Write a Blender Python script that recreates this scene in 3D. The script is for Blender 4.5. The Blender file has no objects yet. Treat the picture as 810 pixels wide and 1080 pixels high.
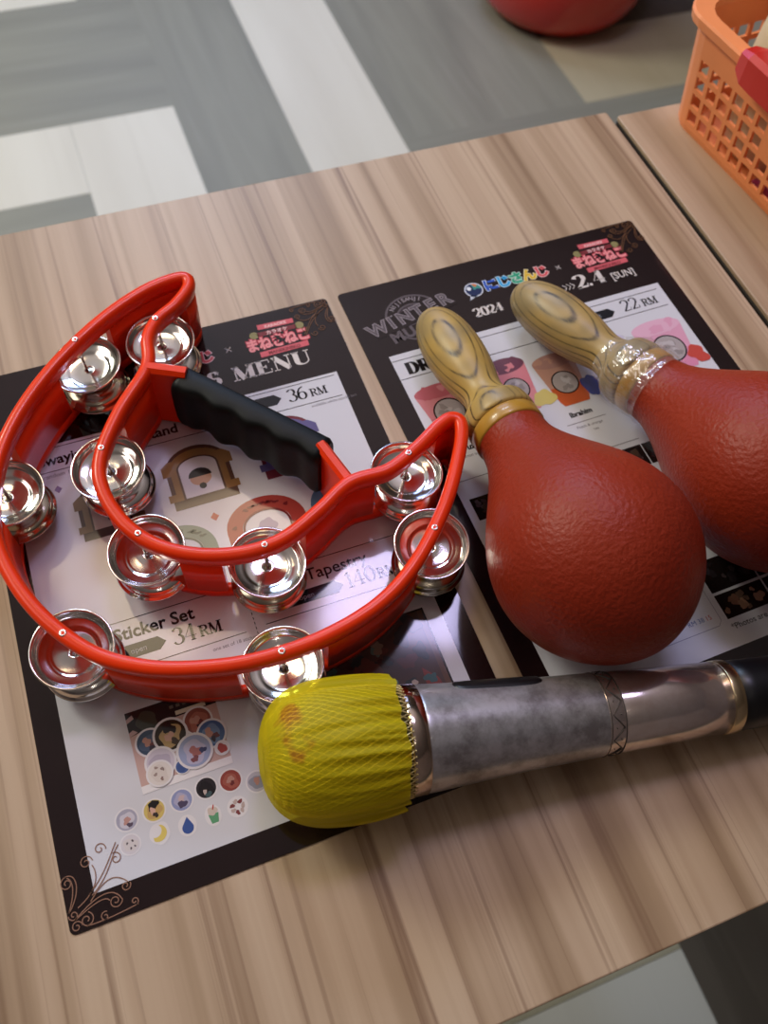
import bpy, math, random
from mathutils import Vector, Matrix, noise

# ------------------------------------------------------------------ scene
S = bpy.context.scene
COL = S.collection
TZ = 0.74                                   # table top height

# ------------------------------------------------------------------ camera
cam_d = bpy.data.cameras.new('camera')
cam = bpy.data.objects.new('camera', cam_d)
COL.objects.link(cam)
S.camera = cam
CR = ((0.9344064737, -0.3514827318, 0.0578310568),
      (-0.2806972116, -0.8265092711, -0.4879461062),
      (0.2193025701, 0.4397070775, -0.8709558363))
right, down, fwd = (Vector(r) for r in CR)
m3 = Matrix((right, -down, -fwd)).transposed()
cam.matrix_world = Matrix.Translation((0.09123, -0.05557, TZ + 0.39704)) @ m3.to_4x4()
cam_d.sensor_fit = 'AUTO'
cam_d.sensor_width = 36.0
cam_d.lens = 36.0 * 905.0 / 1080.0
cam_d.clip_start = 0.01
cam_d.dof.use_dof = True
cam_d.dof.focus_distance = 0.40
cam_d.dof.aperture_fstop = 0.0302 / 0.0030

# ------------------------------------------------------------------ world
W = bpy.data.worlds.new('world')
S.world = W
W.use_nodes = True
wb = W.node_tree.nodes['Background']
wb.inputs[0].default_value = (0.62, 0.55, 0.58, 1)
wb.inputs[1].default_value = 0.05

# ------------------------------------------------------------------ lights
def area(name, loc, target, size, size_y, power, color):
    d = bpy.data.lights.new(name, 'AREA')
    d.shape = 'RECTANGLE'
    d.size, d.size_y = size, size_y
    d.energy = power
    d.color = color
    o = bpy.data.objects.new(name, d)
    o.location = loc
    o.rotation_euler = (Vector(target) - Vector(loc)).to_track_quat('-Z', 'Y').to_euler()
    COL.objects.link(o)
    return o

area('cool_panel_light', (0.60, 0.84, 2.62), (0.30, 0.25, 0.74), 0.40, 0.28, 8.5, (0.68, 0.62, 1.0))
area('blue_panel_light', (0.45, 2.50, 2.45), (0.28, 0.35, 0.74), 0.90, 0.40, 26.0, (0.55, 0.72, 1.0))
area('warm_panel_light', (0.12, 1.06, 2.58), (0.22, 0.25, 0.74), 0.80, 0.40, 5.5, (1.0, 0.78, 0.48))
area('left_panel_light', (-1.25, 0.95, 2.60), (0.0, 0.35, 0.74), 1.30, 0.90, 15.0, (1.0, 0.91, 0.82))
area('floor_side_light', (-1.35, 2.30, 2.55), (0.0, 1.75, 0.0), 0.90, 0.60, 55.0, (0.98, 0.99, 0.84))
area('added_ceiling_fill', (0.6, 1.6, 1.95), (0.5, 1.2, 2.75), 2.2, 1.6, 22.0, (1.0, 0.94, 0.95))  # unseen fill, added to brighten the ceiling and what the metal reflects
area('screen_light', (0.62, 3.45, 1.60), (0.3, 0.0, 0.8), 1.3, 0.75, 12.0, (0.36, 0.50, 1.0))
for k in range(6):
    d = bpy.data.lights.new('led_spot_light', 'POINT')
    d.energy = 0.30
    d.color = (1.0, 0.93, 0.86)
    d.shadow_soft_size = 0.018
    o = bpy.data.objects.new('led_spot_light', d)
    o.location = (-0.02 + 0.09 * (k % 2), -0.38 - 0.16 * (k // 2), 2.55)
    COL.objects.link(o)

S.view_settings.view_transform = 'Standard'
S.view_settings.look = 'None'
S.view_settings.gamma = 1.0
S.view_settings.use_curve_mapping = False
S.view_settings.exposure = -0.12

# ------------------------------------------------------------------ materials
def lin(h):
    h = h.lstrip('#')
    out = []
    for i in (0, 2, 4):
        c = int(h[i:i + 2], 16) / 255.0
        out.append(c / 12.92 if c <= 0.04045 else ((c + 0.055) / 1.055) ** 2.4)
    return tuple(out) + (1.0,)

def base_mat(name):
    m = bpy.data.materials.new(name)
    m.use_nodes = True
    return m, m.node_tree, m.node_tree.nodes['Principled BSDF']

def mat(name, hexcol, rough=0.5, metal=0.0, coat=0.0, spec=0.5, bump=None, var=None):
    """plain procedural material: noise colour variation and optional bump"""
    m, nt, b = base_mat(name)
    c = lin(hexcol)
    b.inputs['Base Color'].default_value = c
    b.inputs['Roughness'].default_value = rough
    b.inputs['Metallic'].default_value = metal
    b.inputs['Coat Weight'].default_value = coat
    b.inputs['Coat Roughness'].default_value = 0.08
    b.inputs['Specular IOR Level'].default_value = spec
    tc = nt.nodes.new('ShaderNodeTexCoord')
    if var:
        sc, amt = var
        n = nt.nodes.new('ShaderNodeTexNoise')
        n.inputs['Scale'].default_value = sc
        n.inputs['Detail'].default_value = 4
        nt.links.new(tc.outputs['Object'], n.inputs['Vector'])
        r = nt.nodes.new('ShaderNodeValToRGB')
        r.color_ramp.elements[0].position = 0.3
        r.color_ramp.elements[1].position = 0.7
        r.color_ramp.elements[0].color = tuple(x * (1 - amt) for x in c[:3]) + (1,)
        r.color_ramp.elements[1].color = tuple(min(1, x * (1 + amt)) for x in c[:3]) + (1,)
        nt.links.new(n.outputs['Fac'], r.inputs['Fac'])
        nt.links.new(r.outputs['Color'], b.inputs['Base Color'])
    if bump:
        sc, st, dist = bump
        n = nt.nodes.new('ShaderNodeTexNoise')
        n.inputs['Scale'].default_value = sc
        n.inputs['Detail'].default_value = 3
        nt.links.new(tc.outputs['Object'], n.inputs['Vector'])
        bp = nt.nodes.new('ShaderNodeBump')
        bp.inputs['Strength'].default_value = st
        bp.inputs['Distance'].default_value = dist
        nt.links.new(n.outputs['Fac'], bp.inputs['Height'])
        nt.links.new(bp.outputs['Normal'], b.inputs['Normal'])
    return m

def wood(name, stops, scale_a, scale_b, rough=0.4, fine=0.35, mix_dark='#8a6a58', seed=0.0):
    """wood grain stretched along one axis: scale_a broad bands, scale_b fine lines (xyz)"""
    m, nt, b = base_mat(name)
    tc = nt.nodes.new('ShaderNodeTexCoord')
    def nz(scale, detail, dist, off):
        mp = nt.nodes.new('ShaderNodeMapping')
        mp.inputs['Scale'].default_value = scale
        mp.inputs['Location'].default_value = (seed + off, seed * 0.7 + off, 0)
        n = nt.nodes.new('ShaderNodeTexNoise')
        n.inputs['Scale'].default_value = 1.0
        n.inputs['Detail'].default_value = detail
        n.inputs['Distortion'].default_value = dist
        nt.links.new(tc.outputs['Object'], mp.inputs['Vector'])
        nt.links.new(mp.outputs['Vector'], n.inputs['Vector'])
        return n
    n1 = nz(scale_a, 5.0, 0.35, 0.0)
    r1 = nt.nodes.new('ShaderNodeValToRGB')
    el = r1.color_ramp.elements
    while len(el) < len(stops):
        el.new(0.5)
    for e, (p, h) in zip(el, stops):
        e.position = p
        e.color = lin(h)
    nt.links.new(n1.outputs['Fac'], r1.inputs['Fac'])
    n2 = nz(scale_b, 4.0, 0.6, 3.7)
    r2 = nt.nodes.new('ShaderNodeValToRGB')
    r2.color_ramp.elements[0].position = 0.56
    r2.color_ramp.elements[0].color = (0, 0, 0, 1)
    r2.color_ramp.elements[1].position = 0.72
    r2.color_ramp.elements[1].color = (fine, fine, fine, 1)
    nt.links.new(n2.outputs['Fac'], r2.inputs['Fac'])
    mx = nt.nodes.new('ShaderNodeMix')
    mx.data_type = 'RGBA'
    nt.links.new(r2.outputs['Color'], mx.inputs[0])
    nt.links.new(r1.outputs['Color'], mx.inputs[6])
    mx.inputs[7].default_value = lin(mix_dark)
    nt.links.new(mx.outputs[2], b.inputs['Base Color'])
    b.inputs['Roughness'].default_value = rough
    b.inputs['Specular IOR Level'].default_value = 0.4
    return m

M = {}
TABLE_STOPS = [(0.28, '#84694f'), (0.40, '#a48a6e'), (0.50, '#b59b80'), (0.60, '#bfa68b'), (0.74, '#a68c70')]
M['table'] = wood('pale_wood_laminate', TABLE_STOPS, (46, 0.8, 1), (170, 1.6, 1), 0.42, 0.85, '#7a5c45')
M['table_b'] = wood('pale_wood_laminate_worn', TABLE_STOPS, (24, 1.0, 1), (90, 2.4, 1), 0.42, 0.55, '#86634a', 5.3)
M['table_edge'] = mat('dark_edge_band', '#2e2622', 0.5)
M['leg'] = mat('black_powder_coat', '#161616', 0.45, 0.3)
GREY = [(0.25, '#7d7c72'), (0.45, '#86857a'), (0.6, '#8d8c80'), (0.8, '#828075')]
M['plank_x'] = wood('grey_plank_lengthwise', GREY, (1.4, 16, 1), (3, 60, 1), 0.45, 0.16, '#a09c94')
M['plank_y'] = wood('grey_plank_crosswise', GREY, (16, 1.4, 1), (60, 3, 1), 0.45, 0.16, '#a09c94', 2.2)
DARK = [(0.25, '#4f473e'), (0.5, '#61584d'), (0.75, '#564d43')]
M['plank_dark'] = wood('dark_brown_plank', DARK, (14, 1.2, 1), (60, 3, 1), 0.45, 0.3, '#7b7266')
M['tile_white'] = wood('white_vinyl_plank', [(0.3, '#cfcabd'), (0.6, '#d8d4c8'), (0.8, '#d2cdc0')], (8, 1.0, 1), (40, 2, 1), 0.4, 0.12, '#bcb6a8')
M['tile_olive'] = wood('cream_vinyl_plank', [(0.3, '#a89f86'), (0.6, '#b4ab92'), (0.8, '#aca389')], (8, 1.0, 1), (40, 2, 1), 0.4, 0.12, '#9c9379')
M['wall'] = mat('painted_wall', '#8d7c72', 0.8, var=(1.2, 0.12))
M['ceiling'] = mat('ceiling_paint', '#a59c98', 0.9, var=(0.8, 0.05))

M['red_plastic'] = mat('glossy_red_plastic', '#e8380c', 0.28, coat=0.06, spec=0.3, var=(18, 0.06))
M['black_rubber'] = mat('black_rubber_grip', '#050807', 0.5, spec=0.22, bump=(300, 0.08, 0.001))
M['jingle'] = mat('polished_nickel', '#e6e2de', 0.13, 1.0, bump=(60, 0.06, 0.002))
M['jingle_dark'] = mat('dull_steel', '#b3a996', 0.18, 1.0, bump=(70, 0.12, 0.002))
M['steel'] = mat('pin_steel', '#d8d4cf', 0.22, 1.0, bump=(1500, 0.5, 0.0006))

def maraca_paint():
    m, nt, b = base_mat('worn_red_lacquer')
    tc = nt.nodes.new('ShaderNodeTexCoord')
    n = nt.nodes.new('ShaderNodeTexNoise')
    n.inputs['Scale'].default_value = 9
    n.inputs['Detail'].default_value = 5
    nt.links.new(tc.outputs['Object'], n.inputs['Vector'])
    r = nt.nodes.new('ShaderNodeValToRGB')
    r.color_ramp.elements[0].position = 0.35
    r.color_ramp.elements[0].color = lin('#862715')
    r.color_ramp.elements[1].position = 0.68
    r.color_ramp.elements[1].color = lin('#96341b')
    nt.links.new(n.outputs['Fac'], r.inputs['Fac'])
    nt.links.new(r.outputs['Color'], b.inputs['Base Color'])
    b.inputs['Roughness'].default_value = 0.42
    b.inputs['Specular IOR Level'].default_value = 0.24
    n2 = nt.nodes.new('ShaderNodeTexNoise')
    n2.inputs['Scale'].default_value = 520
    n2.inputs['Detail'].default_value = 2
    nt.links.new(tc.outputs['Object'], n2.inputs['Vector'])
    bp = nt.nodes.new('ShaderNodeBump')
    bp.inputs['Strength'].default_value = 0.30
    bp.inputs['Distance'].default_value = 0.002
    nt.links.new(n2.outputs['Fac'], bp.inputs['Height'])
    nt.links.new(bp.outputs['Normal'], b.inputs['Normal'])
    return m
M['maraca_red'] = maraca_paint()

def ring_wood(name, c_light, c_mid, c_ring, phase):
    """growth layers stacked along local Y (facing up when the maraca lies): closed ovals on the bulge"""
    m, nt, b = base_mat(name)
    tc = nt.nodes.new('ShaderNodeTexCoord')
    mp = nt.nodes.new('ShaderNodeMapping')
    mp.inputs['Location'].default_value = (0, phase, 0)
    mp.inputs['Rotation'].default_value = (0.0, 0.0, 0.40)
    nt.links.new(tc.outputs['Object'], mp.inputs['Vector'])
    wv = nt.nodes.new('ShaderNodeTexWave')
    wv.wave_type = 'BANDS'
    wv.bands_direction = 'Y'
    wv.inputs['Scale'].default_value = 118
    wv.inputs['Distortion'].default_value = 1.1
    wv.inputs['Detail'].default_value = 2
    wv.inputs['Detail Scale'].default_value = 60
    nt.links.new(mp.outputs['Vector'], wv.inputs['Vector'])
    r = nt.nodes.new('ShaderNodeValToRGB')
    r.color_ramp.elements[0].position = 0.0
    r.color_ramp.elements[0].color = lin(c_ring)
    e = r.color_ramp.elements.new(0.14)
    e.color = lin(c_mid)
    r.color_ramp.elements[-1].position = 0.5
    r.color_ramp.elements[-1].color = lin(c_light)
    nt.links.new(wv.outputs['Fac'], r.inputs['Fac'])
    # broken dashes along the rings + fine pores
    mp2 = nt.nodes.new('ShaderNodeMapping')
    mp2.inputs['Scale'].default_value = (260, 260, 60)
    nt.links.new(tc.outputs['Object'], mp2.inputs['Vector'])
    n = nt.nodes.new('ShaderNodeTexNoise')
    n.inputs['Scale'].default_value = 1.0
    n.inputs['Detail'].default_value = 3
    nt.links.new(mp2.outputs['Vector'], n.inputs['Vector'])
    rr = nt.nodes.new('ShaderNodeValToRGB')
    rr.color_ramp.elements[0].position = 0.36
    rr.color_ramp.elements[0].color = (0.12, 0.12, 0.12, 1)
    rr.color_ramp.elements[1].position = 0.62
    rr.color_ramp.elements[1].color = (1, 1, 1, 1)
    nt.links.new(n.outputs['Fac'], rr.inputs['Fac'])
    mx = nt.nodes.new('ShaderNodeMix')
    mx.data_type = 'RGBA'
    nt.links.new(rr.outputs['Color'], mx.inputs[0])
    mx.inputs[6].default_value = lin(c_mid)
    nt.links.new(r.outputs['Color'], mx.inputs[7])
    n3 = nt.nodes.new('ShaderNodeTexNoise')
    n3.inputs['Scale'].default_value = 45
    nt.links.new(tc.outputs['Object'], n3.inputs['Vector'])
    r3 = nt.nodes.new('ShaderNodeValToRGB')
    r3.color_ramp.elements[0].position = 0.45
    r3.color_ramp.elements[0].color = (0, 0, 0, 1)
    r3.color_ramp.elements[1].position = 0.7
    r3.color_ramp.elements[1].color = (0.5, 0.5, 0.5, 1)
    nt.links.new(n3.outputs['Fac'], r3.inputs['Fac'])
    mx2 = nt.nodes.new('ShaderNodeMix')
    mx2.data_type = 'RGBA'
    nt.links.new(r3.outputs['Color'], mx2.inputs[0])
    nt.links.new(mx.outputs[2], mx2.inputs[6])
    mx2.inputs[7].default_value = lin('#6f6754')
    nt.links.new(mx2.outputs[2], b.inputs['Base Color'])
    b.inputs['Roughness'].default_value = 0.42
    return m
M['maraca_wood'] = ring_wood('ringed_pine', '#b8974f', '#b0904a', '#33230f', 0.0002)
M['maraca_wood_b'] = ring_wood('ringed_pine_greyed', '#ae9056', '#a58a52', '#2c2013', 0.0002)
M['maraca_collar'] = mat('varnished_wood', '#b1832c', 0.35, coat=0.3, var=(60, 0.15))

def tape_mat():
    m, nt, b = base_mat('clear_sticky_tape')
    b.inputs['Base Color'].default_value = (0.95, 0.93, 0.88, 1)
    b.inputs['Roughness'].default_value = 0.12
    tc = nt.nodes.new('ShaderNodeTexCoord')
    n = nt.nodes.new('ShaderNodeTexNoise')
    n.inputs['Scale'].default_value = 110
    n.inputs['Detail'].default_value = 3
    nt.links.new(tc.outputs['Object'], n.inputs['Vector'])
    bp = nt.nodes.new('ShaderNodeBump')
    bp.inputs['Strength'].default_value = 0.9
    bp.inputs['Distance'].default_value = 0.004
    nt.links.new(n.outputs['Fac'], bp.inputs['Height'])
    nt.links.new(bp.outputs['Normal'], b.inputs['Normal'])
    tr = nt.nodes.new('ShaderNodeBsdfTransparent')
    mix = nt.nodes.new('ShaderNodeMixShader')
    mix.inputs[0].default_value = 0.09
    nt.links.new(tr.outputs[0], mix.inputs[1])
    nt.links.new(b.outputs[0], mix.inputs[2])
    gl = nt.nodes.new('ShaderNodeBsdfGlossy')
    gl.inputs['Roughness'].default_value = 0.10
    nt.links.new(bp.outputs['Normal'], gl.inputs['Normal'])
    mix2 = nt.nodes.new('ShaderNodeMixShader')
    mix2.inputs[0].default_value = 0.14
    nt.links.new(mix.outputs[0], mix2.inputs[1])
    nt.links.new(gl.outputs[0], mix2.inputs[2])
    nt.links.new(mix2.outputs[0], nt.nodes['Material Output'].inputs['Surface'])
    return m
M['tape'] = tape_mat()

def scuffed_metal(name, hexcol, rough, hexdark, amount, metal=1.0):
    m, nt, b = base_mat(name)
    tc = nt.nodes.new('ShaderNodeTexCoord')
    n = nt.nodes.new('ShaderNodeTexNoise')
    n.inputs['Scale'].default_value = 90
    n.inputs['Detail'].default_value = 6
    n.inputs['Roughness'].default_value = 0.7
    nt.links.new(tc.outputs['Object'], n.inputs['Vector'])
    r = nt.nodes.new('ShaderNodeValToRGB')
    r.color_ramp.elements[0].position = 0.36
    r.color_ramp.elements[0].color = lin(hexdark)
    r.color_ramp.elements[1].position = 0.36 + amount
    r.color_ramp.elements[1].color = lin(hexcol)
    nt.links.new(n.outputs['Fac'], r.inputs['Fac'])
    nt.links.new(r.outputs['Color'], b.inputs['Base Color'])
    b.inputs['Metallic'].default_value = metal
    b.inputs['Roughness'].default_value = rough
    return m
M['mic_body'] = scuffed_metal('scuffed_silver_metal', '#bfbdc0', 0.30, '#908c8c', 0.24, 0.72)
M['mic_shaft'] = scuffed_metal('polished_silver_metal', '#e0d5d0', 0.15, '#cdbdb4', 0.3, 0.85)
M['mic_ring'] = mat('polished_ring_metal', '#cfbdae', 0.12, 1.0)
M['mic_gold'] = mat('brass_ring_metal', '#d6c29c', 0.25, 1.0)
M['mic_black'] = mat('black_plastic', '#0d0d0f', 0.35)
M['engrave'] = mat('engraved_dark_line', '#4a443f', 0.5, 0.6)
M['grille'] = mat('brass_grille_wire', '#d8c48a', 0.35, 0.8)
M['foam'] = mat('dark_foam', '#4a4324', 0.9)

def cover_mat():
    m, nt, b = base_mat('yellow_gauze_cover')
    tc = nt.nodes.new('ShaderNodeTexCoord')
    n = nt.nodes.new('ShaderNodeTexNoise')
    n.inputs['Scale'].default_value = 34
    n.inputs['Detail'].default_value = 3
    nt.links.new(tc.outputs['Object'], n.inputs['Vector'])
    r = nt.nodes.new('ShaderNodeValToRGB')
    r.color_ramp.elements[0].position = 0.63
    r.color_ramp.elements[0].color = lin('#f2df1c')
    r.color_ramp.elements[1].position = 0.69
    r.color_ramp.elements[1].color = lin('#d98f1c')
    nt.links.new(n.outputs['Fac'], r.inputs['Fac'])
    nt.links.new(r.outputs['Color'], b.inputs['Base Color'])
    b.inputs['Roughness'].default_value = 0.5
    b.inputs['Specular IOR Level'].default_value = 0.35
    tl = nt.nodes.new('ShaderNodeBsdfTranslucent')
    nt.links.new(r.outputs['Color'], tl.inputs['Color'])
    tr = nt.nodes.new('ShaderNodeBsdfTransparent')
    tr.inputs[0].default_value = (1.0, 0.93, 0.25, 1)
    m1 = nt.nodes.new('ShaderNodeMixShader')
    m1.inputs[0].default_value = 0.25
    nt.links.new(b.outputs[0], m1.inputs[1])
    nt.links.new(tl.outputs[0], m1.inputs[2])
    m2 = nt.nodes.new('ShaderNodeMixShader')
    m2.inputs[0].default_value = 0.52
    nt.links.new(m1.outputs[0], m2.inputs[1])
    nt.links.new(tr.outputs[0], m2.inputs[2])
    # gauze weave bump
    v = nt.nodes.new('ShaderNodeTexNoise')
    v.inputs['Scale'].default_value = 700
    nt.links.new(tc.outputs['Object'], v.inputs['Vector'])
    bp = nt.nodes.new('ShaderNodeBump')
    bp.inputs['Strength'].default_value = 0.25
    bp.inputs['Distance'].default_value = 0.001
    nt.links.new(v.outputs['Fac'], bp.inputs['Height'])
    nt.links.new(bp.outputs['Normal'], b.inputs['Normal'])
    nt.links.new(m2.outputs[0], nt.nodes['Material Output'].inputs['Surface'])
    return m
M['cover'] = cover_mat()

M['basket'] = mat('orange_plastic', '#f4955c', 0.38, var=(25, 0.05))
M['basket_handle'] = mat('red_handle_plastic', '#c5241d', 0.3)
M['cream'] = mat('cream_plastic', '#d6c6a2', 0.5, var=(12, 0.04))
M['purple'] = mat('magenta_packet', '#a0325c', 0.4, var=(20, 0.1))
M['stool'] = mat('red_stool_plastic', '#c8200f', 0.22, coat=0.3, var=(6, 0.05))

def ink(name, h):
    key = 'ink_' + name
    if key not in M:
        M[key] = mat('laminated_' + name, h, 0.08, spec=0.5)
    return M[key]
PAPER = mat('laminated_white_paper', '#cfcdd4', 0.08)
BROWN = mat('laminated_dark_brown_print', '#1d1112', 0.08, var=(40, 0.12))
PIC_TEX = {}

# ------------------------------------------------------------------ mesh helpers
class MB:
    """collects shapes into ONE mesh object"""
    def __init__(self):
        self.v, self.f, self.m, self.mats = [], [], [], []
        self.sm = []
    def mi(self, m):
        if m not in self.mats:
            self.mats.append(m)
        return self.mats.index(m)
    def add(self, vs, fs, m, smooth=True):
        o = len(self.v)
        i = self.mi(m)
        self.v += [tuple(p) for p in vs]
        for f in fs:
            self.f.append(tuple(o + k for k in f))
            self.m.append(i)
            self.sm.append(smooth)
    def build(self, name, parent=None, loc=None, auto=None):
        me = bpy.data.meshes.new(name)
        me.from_pydata(self.v, [], self.f)
        for mt in self.mats:
            me.materials.append(mt)
        me.polygons.foreach_set('material_index', self.m)
        me.polygons.foreach_set('use_smooth', self.sm)
        me.update()
        o = bpy.data.objects.new(name, me)
        COL.objects.link(o)
        if parent is not None:
            o.parent = parent
        if loc is not None:
            o.location = loc
        return o
    def box(self, c, s, m, rot=None):
        vs = []
        for x in (-1, 1):
            for y in (-1, 1):
                for z in (-1, 1):
                    p = Vector((x * s[0] / 2, y * s[1] / 2, z * s[2] / 2))
                    if rot:
                        p = rot @ p
                    vs.append(p + Vector(c))
        fs = [(0, 1, 3, 2), (4, 6, 7, 5), (0, 4, 5, 1), (2, 3, 7, 6), (0, 2, 6, 4), (1, 5, 7, 3)]
        self.add(vs, fs, m, False)
    def rbox(self, x0, x1, y0, y1, z0, z1, r, m, n=5, e=0.002):
        """rounded-corner slab with a small chamfer on top and bottom"""
        def ring(inset, z):
            rr = max(r - inset, 1e-4)
            pts = []
            for cx, cy, a0 in ((x1 - r, y1 - r, 0), (x0 + r, y1 - r, 90), (x0 + r, y0 + r, 180), (x1 - r, y0 + r, 270)):
                for k in range(n + 1):
                    a = math.radians(a0 + 90 * k / n)
                    pts.append((cx + rr * math.cos(a), cy + rr * math.sin(a), z))
            return pts
        self.loft([ring(e, z0), ring(0, z0 + e), ring(0, z1 - e), ring(e * 0.3, z1 - e * 0.3), ring(e, z1)], m, True, True, True, smooth=False)
    def loft(self, rings, m, closed=True, cap0=False, cap1=False, smooth=True):
        n = len(rings[0])
        vs = [p for r in rings for p in r]
        fs = []
        for i in range(len(rings) - 1):
            for j in range(n if closed else n - 1):
                k = (j + 1) % n
                fs.append((i * n + j, i * n + k, (i + 1) * n + k, (i + 1) * n + j))
        self.add(vs, fs, m, smooth)
        if cap0:
            self.add(rings[0], [tuple(range(n - 1, -1, -1))], m, False)
        if cap1:
            self.add(rings[-1], [tuple(range(n))], m, False)
    def lathe(self, prof, m, n=64, frame=None, fn=None):
        """prof: list of (s, r) along local Z; frame 4x4; fn(s, r, a) -> r"""
        fr = frame or Matrix()
        rings = []
        for s, r in prof:
            ring = []
            for j in range(n):
                a = 2 * math.pi * j / n
                rr = fn(s, r, a) if fn else r
                ring.append(fr @ Vector((rr * math.cos(a), rr * math.sin(a), s)))
            rings.append(ring)
        self.loft(rings, m, True, prof[0][1] > 1e-5, prof[-1][1] > 1e-5)
    def tube(self, pts, r, m, n=8, closed=False, caps=True):
        pts = [Vector(p) for p in pts]
        L = len(pts)
        rings = []
        up = None
        for i, p in enumerate(pts):
            a = pts[(i - 1) % L] if (closed or i > 0) else p
            b = pts[(i + 1) % L] if (closed or i < L - 1) else p
            t = (b - a).normalized()
            if up is None:
                up = Vector((0, 0, 1)) if abs(t.z) < 0.9 else Vector((1, 0, 0))
            x = t.cross(up).normalized()
            y = x.cross(t).normalized()
            up = y
            rr = r[i] if isinstance(r, (list, tuple)) else r
            rings.append([p + (x * math.cos(2 * math.pi * j / n) + y * math.sin(2 * math.pi * j / n)) * rr for j in range(n)])
        if closed:
            rings.append(rings[0])
        self.loft(rings, m, True, caps and not closed, caps and not closed)
    # flat print shapes (2-D, at height z)
    def poly(self, pts, z, m):
        vs = [(p[0], p[1], z) for p in pts]
        area = sum(pts[i][0] * pts[(i + 1) % len(pts)][1] - pts[(i + 1) % len(pts)][0] * pts[i][1] for i in range(len(pts)))
        f = tuple(range(len(pts)))
        self.add(vs, [f if area > 0 else f[::-1]], m, False)
    def rect(self, x0, y0, x1, y1, z, m):
        self.poly([(x0, y0), (x1, y0), (x1, y1), (x0, y1)], z, m)
    def disc(self, x, y, r, z, m, ry=None, n=28, rot=0.0):
        ry = ry or r
        c, s = math.cos(rot), math.sin(rot)
        self.poly([(x + r * math.cos(a) * c - ry * math.sin(a) * s, y + r * math.cos(a) * s + ry * math.sin(a) * c)
                   for a in (2 * math.pi * k / n for k in range(n))], z, m)
    def blob(self, x, y, r, z, m, seed, wob=0.25, n=26, ry=None):
        rnd = random.Random(seed)
        ph = [rnd.uniform(0, 6.28) for _ in range(4)]
        ry = ry or r
        pts = []
        for k in range(n):
            a = 2 * math.pi * k / n
            w = 1 + wob * (0.5 * math.sin(2 * a + ph[0]) + 0.35 * math.sin(3 * a + ph[1]) + 0.3 * math.sin(5 * a + ph[2]))
            pts.append((x + r * w * math.cos(a), y + ry * w * math.sin(a)))
        self.poly(pts, z, m)
    def stroke(self, pts, wfun, z, m):
        """ribbon along 2-D points; wfun(angle) or constant width"""
        n = len(pts)
        vs = []
        for i, p in enumerate(pts):
            a = pts[max(i - 1, 0)]
            b = pts[min(i + 1, n - 1)]
            dx, dy = b[0] - a[0], b[1] - a[1]
            d = math.hypot(dx, dy) or 1e-9
            w = (wfun(math.atan2(dy, dx)) if callable(wfun) else wfun) / 2
            nx, ny = -dy / d * w, dx / d * w
            vs += [(p[0] + nx, p[1] + ny, z), (p[0] - nx, p[1] - ny, z)]
        self.add(vs, [(2 * i + 1, 2 * i + 3, 2 * i + 2, 2 * i) for i in range(n - 1)], m, False)
    def ring2(self, x, y, r, w, z, m, n=36):
        pts = [(x + r * math.cos(2 * math.pi * k / n), y + r * math.sin(2 * math.pi * k / n)) for k in range(n + 1)]
        self.stroke(pts, w, z, m)
    def text(self, s, x, y, h, z, m, align='LEFT', bold=0.0, sx=1.0, rot=0.0, space=1.0):
        cu = bpy.data.curves.new('t', 'FONT')
        cu.body = s
        cu.size = h / 0.72
        cu.align_x = align
        cu.offset = bold
        cu.space_character = space
        cu.resolution_u = 3
        ob = bpy.data.objects.new('t', cu)
        COL.objects.link(ob)
        bpy.context.view_layer.update()
        me = bpy.data.meshes.new_from_object(ob.evaluated_get(bpy.context.evaluated_depsgraph_get()))
        c, sn = math.cos(rot), math.sin(rot)
        vs = [(x + v.co.x * sx * c - v.co.y * sn, y + v.co.x * sx * sn + v.co.y * c, z) for v in me.vertices]
        fs = [tuple(p.vertices) for p in me.polygons]
        nz = sum(p.normal.z for p in me.polygons)
        if nz < 0:
            fs = [f[::-1] for f in fs]
        if vs:
            self.add(vs, fs, m, False)
        bpy.data.objects.remove(ob)
        bpy.data.curves.remove(cu)
        bpy.data.meshes.remove(me)
        return max(v[0] for v in vs) if vs else x

def tag(o, label=None, cat=None, group=None, kind=None):
    if label: o['label'] = label
    if cat: o['category'] = cat
    if group: o['group'] = group
    if kind: o['kind'] = kind
    return o

def thing(name, loc, label, cat, group=None, rz=0.0):
    o = bpy.data.objects.new(name, None)
    o.empty_display_size = 0.02
    COL.objects.link(o)
    o.location = loc
    o.rotation_euler = (0, 0, rz)
    return tag(o, label, cat, group)

def catmull(pts, per=8, closed=True):
    n = len(pts)
    out = []
    for i in range(n if closed else n - 1):
        g = lambda k: Vector(pts[k % n]) if closed else Vector(pts[min(max(k, 0), n - 1)])
        p0, p1, p2, p3 = g(i - 1), g(i), g(i + 1), g(i + 2)
        for j in range(per):
            t = j / per
            out.append(0.5 * ((2 * p1) + (p2 - p0) * t + (2 * p0 - 5 * p1 + 4 * p2 - p3) * t * t + (3 * p1 - p0 - 3 * p2 + p3) * t ** 3))
    if not closed:
        out.append(Vector(pts[-1]))
    return out

def resample(pts, step, closed=True):
    P = pts + [pts[0]] if closed else pts
    out = []
    acc = 0.0
    out.append(P[0].copy())
    for a, b in zip(P, P[1:]):
        d = (b - a).length
        while acc + d >= step:
            t = (step - acc) / d
            a = a + (b - a) * t
            out.append(a.copy())
            d = (b - a).length
            acc = 0.0
        acc += d
    if closed and (out[-1] - out[0]).length < step * 0.5:
        out.pop()
    return out

def axis_frame(p0, p1, up=(0, 0, 1)):
    """frame whose Z runs p0->p1 and whose Y is as close to up as possible"""
    z = (Vector(p1) - Vector(p0)).normalized()
    x = Vector(up).cross(z).normalized()
    y = z.cross(x).normalized()
    return Matrix.Translation(p0) @ Matrix((x, y, z)).transposed().to_4x4()

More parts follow.
